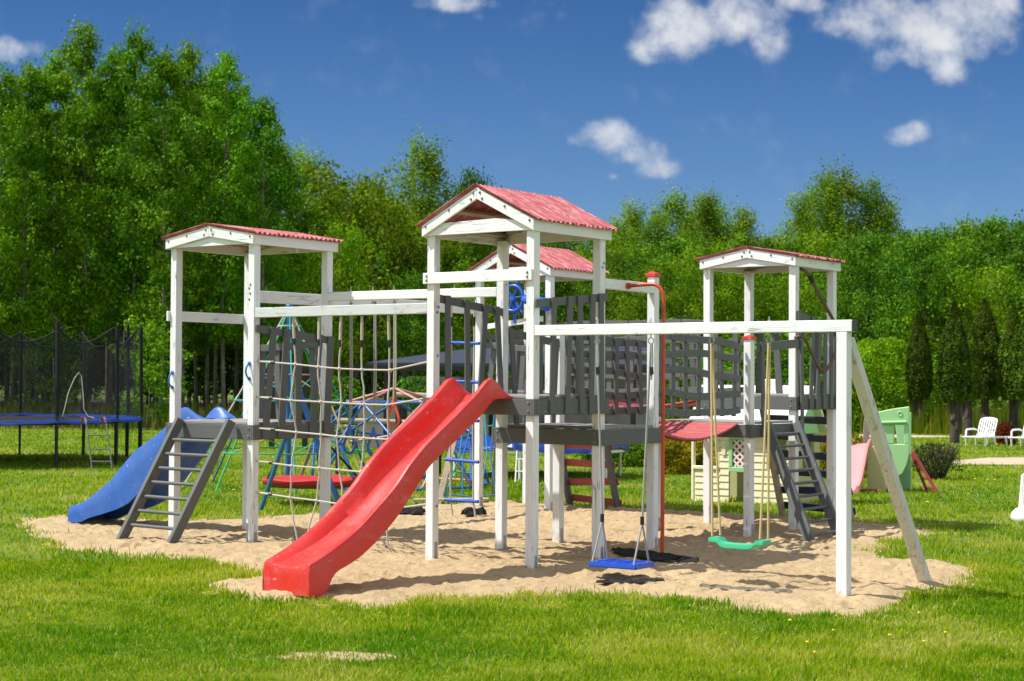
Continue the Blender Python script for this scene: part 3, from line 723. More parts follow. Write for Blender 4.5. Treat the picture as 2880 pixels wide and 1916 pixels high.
# ---- hanging bridges with slatted sides
def bridge(label, along, c0, c1, a0, a1, zd, sag, zbot, rows0, rows1, glab):
    """along 'v' or 'u'; c0, c1: the two sides; a0..a1: the span"""
    P = (lambda a, c, z: (c, a, z)) if along == 'v' else (lambda a, c, z: (a, c, z))
    o = P(a0, c0, 0)
    t = thing('hanging_bridge', label, 'bridge', o[0], o[1], 'hanging bridges of red planks')
    n = 13; L = a1-a0
    for i in range(n):
        s = (i+.5)/n; z = zd-sag*4*s*(1-s); ds = L/n*.47; sl = -sag*4*(1-2*s)/L
        poly = [P(a0+L*s-ds, c0+.02, z-sl*ds-.013), P(a0+L*s+ds, c0+.02, z+sl*ds-.013), P(a0+L*s+ds, c0+.02, z+sl*ds+.013), P(a0+L*s-ds, c0+.02, z-sl*ds+.013)]
        v = Vector(P(0, c1-c0-.04, 0))
        pk = obj('plank', MB().prism(poly, v), 'red_wood_'+('x' if along == 'v' else 'y'), t, bevel=.004)
        for cc in (c0+.10, c1-.10):
            obj('chain_link', MB().bar(P(a0+L*s-ds*1.08, cc, z-.022-sl*ds), P(a0+L*s+ds*1.08, cc, z-.022+sl*ds), .04, .012), 'rust_steel', pk)
    for ci, cc in enumerate((c0, c1)):
        out = -1 if ci == 0 else 1
        first = None
        for ri, (h0, h1) in enumerate(zip(rows0, rows1)):
            m = 6
            for k in range(m):
                s0, s1 = k/m, (k+1)/m-.004
                sg = lambda s: (-.05*4*s*(1-s) if ri >= 3 else .03*4*s*(1-s)) + .012*math.sin(9*s+ri*2+ci)
                z0 = h0+(h1-h0)*s0+sg(s0); z1 = h0+(h1-h0)*s1+sg(s1)
                poly = [P(a0+L*s0, cc, z0-.042), P(a0+L*s1, cc, z1-.042), P(a0+L*s1, cc, z1+.042), P(a0+L*s0, cc, z0+.042)]
                mbb = MB().prism(poly, Vector(P(0, .022*out, 0)))
                if k == 0: acc = MB()
                acc.add(mbb.v, mbb.f)
            sl_ = obj('side_slat', acc, 'grey_wood_'+('y' if along == 'v' else 'x'), t, bevel=.002)
            first = sl_ if first is None else first
        for k in range(7):
            s = (k+.55)/7; dz = random.uniform(-.06, .06)
            b0, b1 = a0+L*s, a0+L*s+dz
            zb_ = rows0[-1]+(rows1[-1]-rows0[-1])*s-.09; zt_ = rows0[0]+(rows1[0]-rows0[0])*s+.055
            poly = [P(b0-.04, cc-.003*out, zb_), P(b0+.04, cc-.003*out, zb_), P(b1+.04, cc-.003*out, zt_), P(b1-.04, cc-.003*out, zt_)]
            obj('upright', MB().prism(poly, Vector(P(0, -.022*out, 0))), 'grey_wood_z', t, bevel=.002)
    return t
rows0 = [2.395, 2.19, 2.02, 1.785, 1.57]; rows1 = [2.31, 2.165, 1.90, 1.735, 1.545]
bridge('sagging red plank bridge with grey slatted sides hanging beside the red pole', 'v', .02, 1.20, 2.47, 4.485, 1.365, .165, 1.5, rows0, rows1, '')
rows2 = [2.66, 2.43, 2.22, 2.00, 1.78]
bridge('rear plank bridge with slatted sides hanging between the back tower and right tower', 'u', 5.99, 7.12, -2.63, -.09, 1.69, .17, 1.6, rows2, rows2, '')
# ---- fireman pole
FP = thing('fire_pole', 'bent red steel sliding pole planted in the sand', 'pole', 1.75, 1.75)
bend = [(1.31, 1.75, 2.925), (1.55, 1.75, 2.935)] + [(1.61+.15*math.sin(a), 1.75, 2.785+.15*math.cos(a)) for a in np.linspace(0, math.pi/2, 9)] + [(1.762, 1.75, 2.4), (1.758, 1.75, .9), (1.755, 1.75, -.1)]
obj('tube', MB().tube(bend, .021, 12), 'red_steel', FP, smooth=40)
obj('flange', MB().tube([(1.297, 1.75, 2.925), (1.330, 1.75, 2.925)], .035, 12), 'red_steel', FP, smooth=40)
# ---- wheel and telescope on the rear tower
WH = thing('toy_ship_wheel', 'blue plastic ship wheel mounted on the rear tower rail', 'toy wheel', -3.28, 5.88)
cw = Vector((-3.29, 5.86, 3.075)); Rw = .185
rim = obj('rim', MB().tube([cw+Vector((Rw*math.cos(a), 0, Rw*math.sin(a))) for a in np.linspace(0, 2*math.pi, 36, endpoint=False)], .026, 10, closed=True), 'bright_blue_plastic', WH, smooth=60)
obj('hub', MB().tube([cw+Vector((0, -.035, 0)), cw+Vector((0, .05, 0))], .04, 14), 'bright_blue_plastic', WH, smooth=40)
for k in range(6):
    a = k*math.pi/3+.15; d = Vector((math.cos(a), 0, math.sin(a)))
    obj('spoke', MB().tube([cw+d*.03, cw+d*(Rw+.03), cw+d*(Rw+.05), cw+d*(Rw+.10), cw+d*(Rw+.115)], [.013, .013, .018, .022, .012], 8), 'bright_blue_plastic', WH, smooth=50)
obj('bracket', MB().bar(cw+Vector((0, .045, 0)), cw+Vector((0, .045, -.36)), .05, .03, (0, 1, 0)), 'bright_blue_plastic', WH, bevel=.003)
TS = thing('toy_telescope', 'blue plastic toy telescope on a black pivot at the rear tower corner', 'toy telescope', -2.73, 5.85)
a0, a1 = Vector((-3.10, 5.86, 3.055)), Vector((-2.63, 5.80, 2.965))
obj('barrel', MB().tube([a0, a0.lerp(a1, .02), a0.lerp(a1, .3), a0.lerp(a1, .31), a0.lerp(a1, .62), a0.lerp(a1, .63), a1], [.055, .06, .065, .075, .08, .09, .095], 16), 'bright_blue_plastic', TS, smooth=35)
obj('pivot', MB().tube([Vector((-2.74, 5.87, 2.92)), Vector((-2.73, 5.88, 2.62))], .016, 8), 'black_steel', TS, smooth=40)
# ---- rope climbing net
CN = thing('rope_net', 'pale rope climbing net stretched between the ladder tower and tallest tower', 'climbing net', -2.6, .05)
cols = [(-2.10, [2.58, 2.05, 1.64, 1.28, .90, .54, .02]), (-1.70, [2.58, 2.02, 1.63, 1.265, .89, .525, .10]), (-1.37, [2.58, 2.00, 1.62, 1.25, .88, .50, .05]), (-1.06, [2.58, 1.99, 1.61, 1.24, .87, .49, .05]), (-.68, [2.58, 1.985, 1.61, 1.235, .86, .48, .1])]
nodes = {}
for ci, (uu, zs) in enumerate(cols):
    pts = []
    for ri, z in enumerate(zs):
        du = rng.normal(0, .022) if ri else 0; dv = rng.normal(0, .02) if ri else 0
        if ri == len(zs)-1: du += (.03, -.10, .02, .03, .0)[ci]
        nodes[(ci, ri)] = Vector((uu+du, .05+dv, z)); pts.append(nodes[(ci, ri)])
    dense = []
    for a, b in zip(pts[:-1], pts[1:]):
        for s in (0, .25, .5, .75): dense.append(a.lerp(b, s)+Vector((rng.normal(0, .004), rng.normal(0, .004), 0)))
    dense.append(pts[-1])
    obj('rope', MB().tube(dense, .0105, 7), 'pale_rope', CN, smooth=60)
    obj('rope_splice', MB().tube([pts[0], pts[0].lerp(pts[1], .45)], .017, 7), 'pale_rope', CN, smooth=60)
    obj('rope_clamp', MB().tube([pts[0].lerp(pts[1], .45), pts[0].lerp(pts[1], .58)], .017, 8), 'black_steel', CN)
for ri in range(1, 6):
    z = cols[0][1][ri]
    if ri == 4: pass
    pts = [Vector((-2.675, .055, z+.035))]+[nodes[(ci, ri)] for ci in range(5)]+[Vector((-.10, .055, z+(.03 if ri != 2 else .055)))]
    mb = MB().tube(pts, .0105, 7); mb.tube([pts[0], pts[0].lerp(pts[1], .45)+Vector((0, 0, .012))], .008, 6)
    obj('rope', mb, 'pale_rope', CN, smooth=60)
    obj('rope_clamp', MB().tube([pts[0].lerp(pts[1], .38), pts[0].lerp(pts[1], .48)], .016, 8), 'black_steel', CN)
    for ci in range(5): obj('knot', MB().ball(nodes[(ci, ri)], .024, 8, 6), 'pale_rope', CN, smooth=80)
# ---- gym rings
def gym_ring(label, u, zr, mat, rope, ztop=2.80, sc_=1.0, group=None):
    t = thing('gym_ring', label, 'gym ring', u, 1.27, group)
    pts = []
    for a in np.linspace(0, 2*math.pi, 26, endpoint=False):
        x = .082*math.cos(a)*(1-.38*max(0, math.sin(a))); z = .10*math.sin(a)+(.05*max(0, math.sin(a))**2)
        pts.append((u+x*sc_, 1.27, zr+z*sc_))
    rg = obj('ring', MB().tube(pts, .016, 9, closed=True), mat, t, smooth=60)
    obj('neck', MB().tube([(u, 1.27, zr+.135), (u, 1.27, zr+.18), (u, 1.27, zr+.24)], [.035, .026, .014], 9), mat, rg, smooth=60)
    obj('rope', MB().tube([(u, 1.27, zr+.22), (u+.006, 1.272, (zr+ztop)/2), (u, 1.27, ztop)], .011, 7), rope, t, smooth=60)
    obj('rope', MB().tube([(u+.03, 1.27, zr+.35), (u+.034, 1.272, (zr+ztop)/2), (u+.02, 1.27, ztop)], .009, 7), rope, t, smooth=60)
gym_ring('blue trapeze ring hanging on a dark rope nearest the ladder tower', -2.33, 1.10, 'blue_plastic', 'grey_rope', 2.81, 1.05, 'gym rings behind the net')
gym_ring('blue trapeze ring hanging close to the red slide', -1.95, 1.08, 'blue_plastic', 'grey_rope', 2.81, 1.05, 'gym rings behind the net')
gym_ring('red trapeze ring hanging behind the rope net by the slide', -1.64, 1.43, 'red_ring_plastic', 'pale_rope', 2.81, 1.05, 'gym rings behind the net')
# ---- rope ladder
RL = thing('rope_ladder', 'rope ladder with blue rungs hanging left of the tallest tower', 'rope ladder', -.6, 1.27)
for uu in (-.78, -.45):
    obj('rope', MB().tube([(uu, 1.27, 2.80), (uu+.005, 1.27, 2.3), (uu-.01, 1.27, 1.4), (uu, 1.28, .5), (uu+.03, 1.28, .33)], .011, 7), 'pale_rope', RL, smooth=60)
    obj('rope_clamp', MB().tube([(uu, 1.27, 2.60), (uu, 1.27, 2.50)], .017, 8), 'black_steel', RL)
for z in (2.305, 1.865, 1.42, .965, .51):
    j = rng.normal(0, .008)
    obj('rung', MB().tube([(-.86, 1.27, z-j), (-.855, 1.27, z-j), (-.375, 1.27, z+j), (-.37, 1.27, z+j)], [.012, .019, .019, .012], 10), 'bright_blue_plastic', RL, smooth=40)
# ---- thick brown rope on the right tower
BR = thing('climbing_rope', 'thick brown climbing rope draped from the right tower roof over its rail', 'rope', 1.33, 5.8)
pts = [(1.25, 6.0, 3.36), (1.36, 6.05, 3.28), (1.36, 6.35, 3.02), (1.37, 6.70, 2.75), (1.38, 6.95, 2.50), (1.40, 6.80, 2.30), (1.42, 6.5, 2.08), (1.43, 6.35, 2.03), (1.42, 6.2, 2.08), (1.40, 6.0, 2.30), (1.375, 5.9, 2.44), (1.35, 5.8, 2.47), (1.31, 5.73, 2.44)]
P2 = []
for i in range(len(pts)-1):
    p0, p1, p2, p3 = [Vector(pts[max(0, min(len(pts)-1, i+k))]) for k in (-1, 0, 1, 2)]
    for s in np.linspace(0, 1, 5, endpoint=False):
        P2.append(.5*((2*p1)+(-p0+p2)*s+(2*p0-5*p1+4*p2-p3)*s*s+(-p0+3*p1-3*p2+p3)*s**3))
obj('strand', MB().tube(P2, .022, 9), 'brown_rope', BR, smooth=60)
obj('rope_clamp', MB().tube([(1.36, 6.06, 3.27), (1.36, 6.14, 3.20)], .034, 9), 'black_steel', BR)
# ================================================================== GROUND, SAND, GRASS
OUTLINE = np.array([(-6.43, 22.38), (-5.85, 20.79), (-4.99, 19.18), (-4.21, 18.39), (-3.57, 18.06), (-2.86, 17.24), (-2.5, 16.4), (-2.56, 15.89), (-2.74, 15.47), (-2.64, 15.09), (-2.21, 14.68), (-1.95, 14.46), (-1.56, 14.36), (-1.03, 14.36), (-0.67, 14.72), (-0.1, 15.06), (0.49, 15.15), (1.09, 15.11), (1.51, 15.04), (1.72, 14.78), (2.03, 14.25), (2.3, 14.07), (2.64, 13.95), (2.88, 14.04), (3.36, 14.71), (3.79, 15.34), (4.15, 15.82), (4.75, 16.7), (4.78, 17.58), (4.61, 18.08), (4.12, 17.8), (3.97, 18.41), (4.29, 20.03), (4.82, 20.85), (5.48, 21.5), (5.15, 22.25), (4.72, 22.7), (4.27, 23.17), (3.27, 23.84), (2.39, 24.41), (1.45, 24.83), (0.49, 25.45), (-0.18, 25.94), (-1.09, 25.14), (-1.56, 24.26), (-2.01, 23.6), (-2.7, 23.7), (-3.25, 23.2), (-3.66, 22.73), (-4.14, 22.41), (-4.94, 22.08), (-5.15, 22.48), (-5.82, 22.79), (-6.21, 23.13)])
def sdist(px, py, poly):
    """signed distance to a polygon, negative inside"""
    d = np.full(px.shape, 1e9); ins = np.zeros(px.shape, bool)
    n = len(poly)
    for i in range(n):
        ax, ay = poly[i]; bx, by = poly[(i+1) % n]
        ex, ey = bx-ax, by-ay
        t = np.clip(((px-ax)*ex+(py-ay)*ey)/(ex*ex+ey*ey), 0, 1)
        d = np.minimum(d, (px-ax-t*ex)**2+(py-ay-t*ey)**2)
        c = ((ay > py) != (by > py)) & (px < (bx-ax)*(py-ay)/(by-ay+1e-12)+ax)
        ins ^= c
    d = np.sqrt(d); return np.where(ins, -d, d)
_tabs = [np.random.default_rng(100+i).random((256, 256)) for i in range(4)]
def vnoise(x, y, scale, k=0):
    x = x/scale+71.3; y = y/scale+37.7
    xi = np.floor(x).astype(int); yi = np.floor(y).astype(int); fx = x-xi; fy = y-yi
    fx = fx*fx*(3-2*fx); fy = fy*fy*(3-2*fy); T = _tabs[k]
    a = T[xi % 256, yi % 256]; b = T[(xi+1) % 256, yi % 256]; c = T[xi % 256, (yi+1) % 256]; d = T[(xi+1) % 256, (yi+1) % 256]
    return (a*(1-fx)+b*fx)*(1-fy)+(c*(1-fx)+d*fx)*fy
def npmesh(name, co, faces_per, idx, mat, tint=None, smooth=False):
    """mesh from numpy: co (n, 3), idx flat loop indices, faces_per the corners of every face (array)"""
    me = bpy.data.meshes.new(name)
    me.vertices.add(len(co)); me.vertices.foreach_set('co', np.ascontiguousarray(co, dtype=np.float32).ravel())
    me.loops.add(len(idx)); me.loops.foreach_set('vertex_index', np.ascontiguousarray(idx, dtype=np.int32))
    me.polygons.add(len(faces_per))
    st = np.concatenate([[0], np.cumsum(faces_per)[:-1]]).astype(np.int32)
    me.polygons.foreach_set('loop_start', st)
    if smooth: me.polygons.foreach_set('use_smooth', np.ones(len(faces_per), dtype=bool))
    me.update(calc_edges=True)
    if tint is not None:
        a = me.attributes.new('tint', 'FLOAT', 'POINT'); a.data.foreach_set('value', np.ascontiguousarray(tint, dtype=np.float32))
    me.materials.append(MATS[mat])
    return me
gm = MB().add([(-700, -300, -.05), (700, -300, -.05), (700, 1400, -.05), (-700, 1400, -.05)], [(0, 1, 2, 3)])
tag(obj('ground', gm, 'lawn_soil'), 'sunlit green lawn running back to the trees', 'lawn', kind='structure')
# sand: trampled, dug by feet
def sand_z(X, Y):
    h = (vnoise(X, Y, .60, 0)-.5)*.036+(vnoise(X, Y, .27, 1)-.5)*.036+(vnoise(X, Y, .13, 2)-.5)*.032+(vnoise(X, Y, .07, 3)-.5)*.028+(vnoise(X, Y, .035, 0)-.5)*.014
    h += .03*(vnoise(X, Y, 1.6, 1)-.5)
    return h-.012
gx = np.arange(-7.4, 6.4, .027); gy = np.concatenate([np.arange(13.2, 19, .027), np.arange(19, 27.1, .042)])
X, Y = np.meshgrid(gx, gy, indexing='ij')
SD = sdist(X, Y, OUTLINE)
edge = SD+(vnoise(X, Y, .5, 2)-.5)*.42+(vnoise(X, Y, .17, 3)-.5)*.22
# footprints: shallow heel and toe hollows with a raised rim
foot = np.zeros_like(X); r2 = np.random.default_rng(5)
for _ in range(520):
    fx, fy, fa = r2.uniform(-6.5, 5.2), r2.uniform(14, 26), r2.uniform(0, 6.28)
    m = (abs(X-fx) < .3) & (abs(Y-fy) < .3)
    if not m.any(): continue
    a = (X[m]-fx)*math.cos(fa)+(Y[m]-fy)*math.sin(fa); b = -(X[m]-fx)*math.sin(fa)+(Y[m]-fy)*math.cos(fa)
    q = np.sqrt((a/.13)**2+(b/.065)**2)
    foot[m] += -.026*np.exp(-(q**4))+.016*np.exp(-((q-1.35)/.3)**2)
fade = np.clip((edge+.34)/.40, 0, 1); fade = fade*fade*(3-2*fade)
Z = (sand_z(X, Y)+foot)*(1-fade)+(-.0465+(vnoise(X, Y, .09, 1)-.5)*.008)*fade-.05*np.clip((edge-.16-.28*(vnoise(X, Y, .33, 0)-.35))/.10, 0, 1)
nx, ny = X.shape
ids = np.arange(nx*ny).reshape(nx, ny)
quad = np.stack([ids[:-1, :-1], ids[1:, :-1], ids[1:, 1:], ids[:-1, 1:]], -1).reshape(-1, 4)
keep = (edge[:-1, :-1] < .50).reshape(-1)
quad = quad[keep]; used = np.unique(quad); remap = np.full(nx*ny, -1); remap[used] = np.arange(len(used))
co = np.stack([X.ravel(), Y.ravel(), Z.ravel()], -1)[used]
me = npmesh('sand', co, np.full(len(quad), 4), remap[quad].ravel(), 'sand', smooth=True)
so = bpy.data.objects.new('sand', me); COL.objects.link(so)
tag(so, 'trampled pale sand pit under the playset', 'sand', kind='structure')
# bits of bark and dry leaf trodden into the sand
r3 = np.random.default_rng(77); n = 420; x = r3.uniform(-6.4, 5.2, n); y = r3.uniform(14, 25.5, n); k_ = sdist(x, y, OUTLINE) < -.12; x, y = x[k_], y[k_]; n = len(x)
ii = np.clip(np.searchsorted(gx, x), 0, nx-1); jj = np.clip(np.searchsorted(gy, y), 0, ny-1)
c_ = np.stack([x, y, Z[ii, jj]+.012], -1); a_ = r3.uniform(0, 6.28, n); L_ = r3.uniform(.008, .028, n); w_ = L_*r3.uniform(.15, .5, n)
d_ = np.stack([np.cos(a_)*L_, np.sin(a_)*L_, r3.normal(0, .004, n)], -1); e_ = np.stack([-np.sin(a_)*w_, np.cos(a_)*w_, r3.normal(0, .004, n)], -1)
V = np.stack([c_-d_, c_+e_, c_+d_, c_-e_], 1).reshape(-1, 3)
o = bpy.data.objects.new('sand_litter', npmesh('sand_litter', V, np.full(n, 4), np.arange(4*n), 'driftwood')); COL.objects.link(o)
tag(o, 'tiny bits of bark and dry leaf strewn over the sand', 'litter', kind='stuff')
# gravel path far right
pp = [(10.3, 38.6), (14, 38.9), (40, 39.5), (40, 43.5), (16, 42.9), (12.2, 42.3), (10.6, 40.2)]
tag(obj('path', MB().add([(x, y, -.030) for x, y in pp], [tuple(range(len(pp)))]), 'gravel_path'), 'pale sandy path behind the bush at the right', 'path', kind='structure')
pp2 = [(8.9, 57), (13, 56.5), (17, 58), (13.5, 60), (9.2, 59)]
tag(obj('path', MB().add([(x, y, -.028) for x, y in pp2], [tuple(range(len(pp2)))]), 'gravel_path'), 'small bare sandy patch near the clipped conifers', 'path', kind='structure')
PATHS = [np.array(pp), np.array(pp2)]
bp = [(-1.72, 11.60), (-1.40, 11.43), (-1.05, 11.40), (-.78, 11.55), (-.82, 11.72), (-1.15, 11.84), (-1.55, 11.80)]
tag(obj('sand', MB().add([(x, y, -.046) for x, y in bp], [tuple(range(len(bp)))]), 'sand'), 'small bare sandy patch in the front lawn', 'sand', kind='structure')
ff = [(-60, 57), (-30, 58.5), (-14, 60), (-7, 63), (4, 65), (14, 65), (24, 64), (50, 62), (60, 140), (-70, 140)]
m_, nt_2, p_, o_ = newmat('leaf_litter')
n_ = noise(nt_2, coords(nt_2, kind='Generated', scale=(90, 90, 1)), 1, 5, .7)
nt_2.links.new(mix(nt_2, ramp(nt_2, n_, [(.4, 0), (.65, 1)]), (.045, .040, .018), (.05, .075, .012)), p_.inputs['Base Color']); p_.inputs['Roughness'].default_value = 1
tag(obj('forest_floor', MB().add([(x, y, -.04) for x, y in ff], [tuple(range(len(ff)))]), 'leaf_litter'), 'dark leaf litter under the trees', 'forest floor', kind='structure')
BARE = np.array([(-1.62, 11.55), (-1.1, 11.45), (-.8, 11.62), (-1.05, 11.78), (-1.5, 11.75)])
# ---- grass: single blades, thinning and widening with distance
def blades(n, y0, y1, dens_k, wide, hmin, hmax, two, seed):
    r = np.random.default_rng(seed)
    # area-weighted y with density ~ 1/y^2 over a wedge ~ y  ->  log-uniform
    y = y0*(y1/y0)**r.random(n)
    x = (r.random(n)-.5)*2*(.385*y+1.2)+.0
    sd = sdist(x, y, OUTLINE)+(vnoise(x, y, .5, 2)-.5)*.42+(vnoise(x, y, .17, 3)-.5)*.22
    pr = np.clip((sd+.07)/.34, 0, 1); ok = r.random(n) < np.maximum(pr*pr*(3-2*pr)*1.15, .10*np.exp(np.minimum(sd, 0)/.08))
    for P_ in PATHS: ok &= sdist(x, y, P_) > r.normal(.1, .15, n)
    ok &= (sdist(x, y, BARE)+ (vnoise(x, y, .12, 3)-.5)*.2 > 0) | (r.random(n) < .30)
    # worn thin spots
    thin = vnoise(x, y, 1.3, 0)*.6+vnoise(x, y, .4, 1)*.4
    ok &= r.random(n) < np.clip(1.25-1.6*(thin-.5)**1, .45, 1)
    x, y, sd, thin = x[ok], y[ok], sd[ok], thin[ok]; m = len(x)
    tuft = vnoise(x, y, .22, 2); big = vnoise(x, y, 2.2, 3)
    h = (hmin+(hmax-hmin)*r.random(m)**1.5)*(.6+.8*tuft)*(.85+.35*big)
    lush = np.clip((vnoise(x, y, .9, 1)-.60)*5, 0, 1); h *= 1+.2*lush
    h *= np.where((sd > -.3) & (sd < .22), 1.25, 1.0)*np.where(r.random(m) < .012, 1.9, 1.0)
    w = wide*y*(.7+.6*r.random(m))
    a = r.random(m)*2*np.pi; lean = h*(.15+.75*r.random(m)**1.3); la = r.random(m)*2*np.pi
    cx, sx = np.cos(a)*w/2, np.sin(a)*w/2
    z0 = np.full(m, -.055)
    tint = np.clip(.34+.42*(thin-.5)*1.6+.30*(big-.5)+r.normal(0, .19, m)-.24*(tuft-.5)-.10*lush, 0, .72)
    tint = np.where(r.random(m) < .05+.9*np.clip(thin-.56, 0, 1)*2, r.uniform(.72, 1.0, m), tint)
    lx, ly = np.cos(la)*lean, np.sin(la)*lean
    if two:
        mid = .55
        V = np.empty((m, 5, 3))
        V[:, 0] = np.stack([x-cx, y-sx, z0], -1); V[:, 1] = np.stack([x+cx, y+sx, z0], -1)
        V[:, 2] = np.stack([x+cx*.8+lx*.3, y+sx*.8+ly*.3, z0+h*mid], -1); V[:, 3] = np.stack([x-cx*.8+lx*.3, y-sx*.8+ly*.3, z0+h*mid], -1)
        V[:, 4] = np.stack([x+lx, y+ly, z0+h*(1-.25*(lean/h)**2)], -1)
        b = np.arange(m)[:, None]*5
        idx = np.concatenate([b+0, b+1, b+2, b+3, b+3, b+2, b+4], 1).ravel()
        fp = np.tile([4, 3], m); return V.reshape(-1, 3), fp, idx, np.repeat(tint, 5)
    V = np.empty((m, 3, 3))
    V[:, 0] = np.stack([x-cx, y-sx, z0], -1); V[:, 1] = np.stack([x+cx, y+sx, z0], -1); V[:, 2] = np.stack([x+lx, y+ly, z0+h], -1)
    b = np.arange(m)[:, None]*3
    return V.reshape(-1, 3), np.full(m, 3), np.concatenate([b, b+1, b+2], 1).ravel(), np.repeat(tint, 3)
parts = [blades(390000, 8.6, 17.5, 0, .00068, .028, .064, True, 1), blades(295000, 16.5, 62, 0, .00095, .032, .075, False, 2)]
off = 0; cs = []; fps = []; ix = []; tn = []
for V, fp, idx, t_ in parts:
    cs.append(V); fps.append(fp); ix.append(idx+off); tn.append(t_); off += len(V)
me = npmesh('grass', np.concatenate(cs), np.concatenate(fps), np.concatenate(ix), 'grass_blade', np.concatenate(tn))
go = bpy.data.objects.new('grass', me); COL.objects.link(go)
tag(go, 'short uneven green grass blades covering the lawn round the sand', 'grass', kind='stuff')
# tall pale grass in front of the trees
r = np.random.default_rng(12); n = 15000
x = r.uniform(-26, 34, n); y = r.uniform(60, 76, n)
x = np.where(r.random(n) < .6, r.uniform(13, 30, n), x)
h = r.uniform(.4, 1.15, n); w = r.uniform(.02, .05, n); lx = r.normal(0, .12, n); ly = r.normal(0, .12, n)
V = np.empty((n, 3, 3)); V[:, 0] = np.stack([x-w, y, x*0-.05], -1); V[:, 1] = np.stack([x+w, y, x*0-.05], -1); V[:, 2] = np.stack([x+lx, y+ly, h], -1)
me = npmesh('tall_grass', V.reshape(-1, 3), np.full(n, 3), np.arange(3*n), 'grass_blade', np.repeat(np.clip(r.normal(.55, .3, n), 0, 1.1), 3))
o = bpy.data.objects.new('tall_grass', me); COL.objects.link(o)
tag(o, 'tall unmown grass in front of the tree line', 'tall grass', kind='stuff')
# ================================================================== TREES
def leaf_quads(c, sizes, n0, r, flat=.0, narrow=.6, k0=1.0):
    """rhombic leaves at c (n, 3)"""
    n = len(c)
    d = r.normal(size=(n, 3)); d /= np.linalg.norm(d, axis=1, keepdims=True)
    nn = r.normal(size=(n, 3))*.75; nn[:, 2] += flat
    if n0 is not None: nn += n0*k0
    nn -= d*(nn*d).sum(1, keepdims=True); nn /= np.linalg.norm(nn, axis=1, keepdims=True)
    s = np.cross(nn, d)
    L = sizes[:, None]
    V = np.stack([c-d*L*.5, c+s*L*narrow*.5-d*L*.05, c+d*L*.5, c-s*L*narrow*.5-d*L*.05], 1)
    return V.reshape(-1, 3)
def make_tree(H, base, W_, prof, nbr, ncl, nleaf, lsize, sig, up, droop, seed, leafmat, barkmat, r0=.12, flat=.4, multi=1, lean=.02):
    """trunk mesh (with limbs) and crown mesh of a tree of height H"""
    r = np.random.default_rng(seed)
    mb = MB(); cent = []; ctint = []
    for k in range(multi):
        ox, oy = (r.normal(0, .5, 2) if multi > 1 else (0, 0)); hh = H*(1 if k == 0 else r.uniform(.75, .97))
        lx, ly = r.normal(0, lean+.05*(multi > 1), 2)
        tr = [Vector((ox*.3+(ox*.7+lx*hh)*s+.10*math.sin(5*s+k), oy*.3+(oy*.7+ly*hh)*s+.10*math.cos(4*s+k*2), -.1+hh*s)) for s in np.linspace(0, 1, 9)]
        rr = [r0*(1-.93*s)*(1 if k == 0 else .8) for s in np.linspace(0, 1, 9)]
        mb.tube(tr, rr, 6)
        nb = nbr//multi
        for b in range(nb):
            t = base+(0.985-base)*((b+.5*r.random())/nb)
            p = tr[min(7, int(t*8))].lerp(tr[min(8, int(t*8)+1)], t*8-int(t*8))
            L = max(.25, prof((t-base)/(1-base))*W_/2*r.uniform(.65, 1.12))
            a = b*2.39996+r.normal(0, .3)
            dirv = Vector((math.cos(a), math.sin(a), up*r.uniform(.5, 1.3)))
            e = p+dirv*L; mid = p.lerp(e, .55)+Vector((0, 0, .08*L)); e = e-Vector((0, 0, droop*L))
            mb.tube([p, mid, e], [max(.012, r0*.3*(1-t)+.01), .012, .006], 4, cap=False)
            ct = r.normal(0, .16)
            for q in range(max(1, int(ncl*(.4+.6*L/(W_/2))))):
                s = r.uniform(.3, 1.05)
                c = (p.lerp(mid, s/.55) if s < .55 else mid.lerp(e, (s-.55)/.45))
                cent.append((c.x+r.normal(0, .12*L), c.y+r.normal(0, .12*L), c.z+r.normal(0, .10*L)-droop*.3*L*s)); ctint.append(ct+r.normal(0, .12))
        cent.append(tuple(tr[-1])); ctint.append(.2)
    cent = np.array(cent); ctint = np.array(ctint); m = len(cent)
    per = max(4, nleaf//m)
    ci = np.repeat(np.arange(m), per); n = len(ci)
    sg = sig*r.uniform(.55, 1.25, m)[ci]
    g = r.normal(size=(n, 3))*sg[:, None]*np.array([1, 1, .75+droop*1.6])
    c = cent[ci]+g; c[:, 2] -= droop*np.abs(r.normal(0, .5, n))
    axis = np.stack([0*c[:, 0], 0*c[:, 1], c[:, 2]], -1); oc = (c-axis); oc /= np.linalg.norm(oc, axis=1, keepdims=True)+.3
    V = leaf_quads(c, lsize*r.uniform(.6, 1.35, n), g/sg[:, None]*.9+oc*.7, r, flat)
    tint = np.clip(.45+ctint[ci]+r.normal(0, .17, n), 0, 1)
    crown = npmesh('crown', V, np.full(n, 4), np.arange(4*n), leafmat, np.repeat(tint, 4))
    trunk = bpy.data.meshes.new('trunk'); trunk.from_pydata([Vector(v) for v in mb.v], [], mb.f); trunk.update(); trunk.shade_smooth()
    trunk.materials.append(MATS[barkmat])
    return trunk, crown, H
pf_alder = lambda t: (.55+.75*t if t < .35 else .81+.19*math.sin((t-.35)*3)) * (1-max(0, t-.55)/.45*.86)
pf_birch = lambda t: (.45+1.4*t if t < .4 else 1.0)*(1-max(0, t-.5)/.5*.80)
pf_round = lambda t: math.sqrt(max(0.02, 1-(2*t-.85)**2*.9))
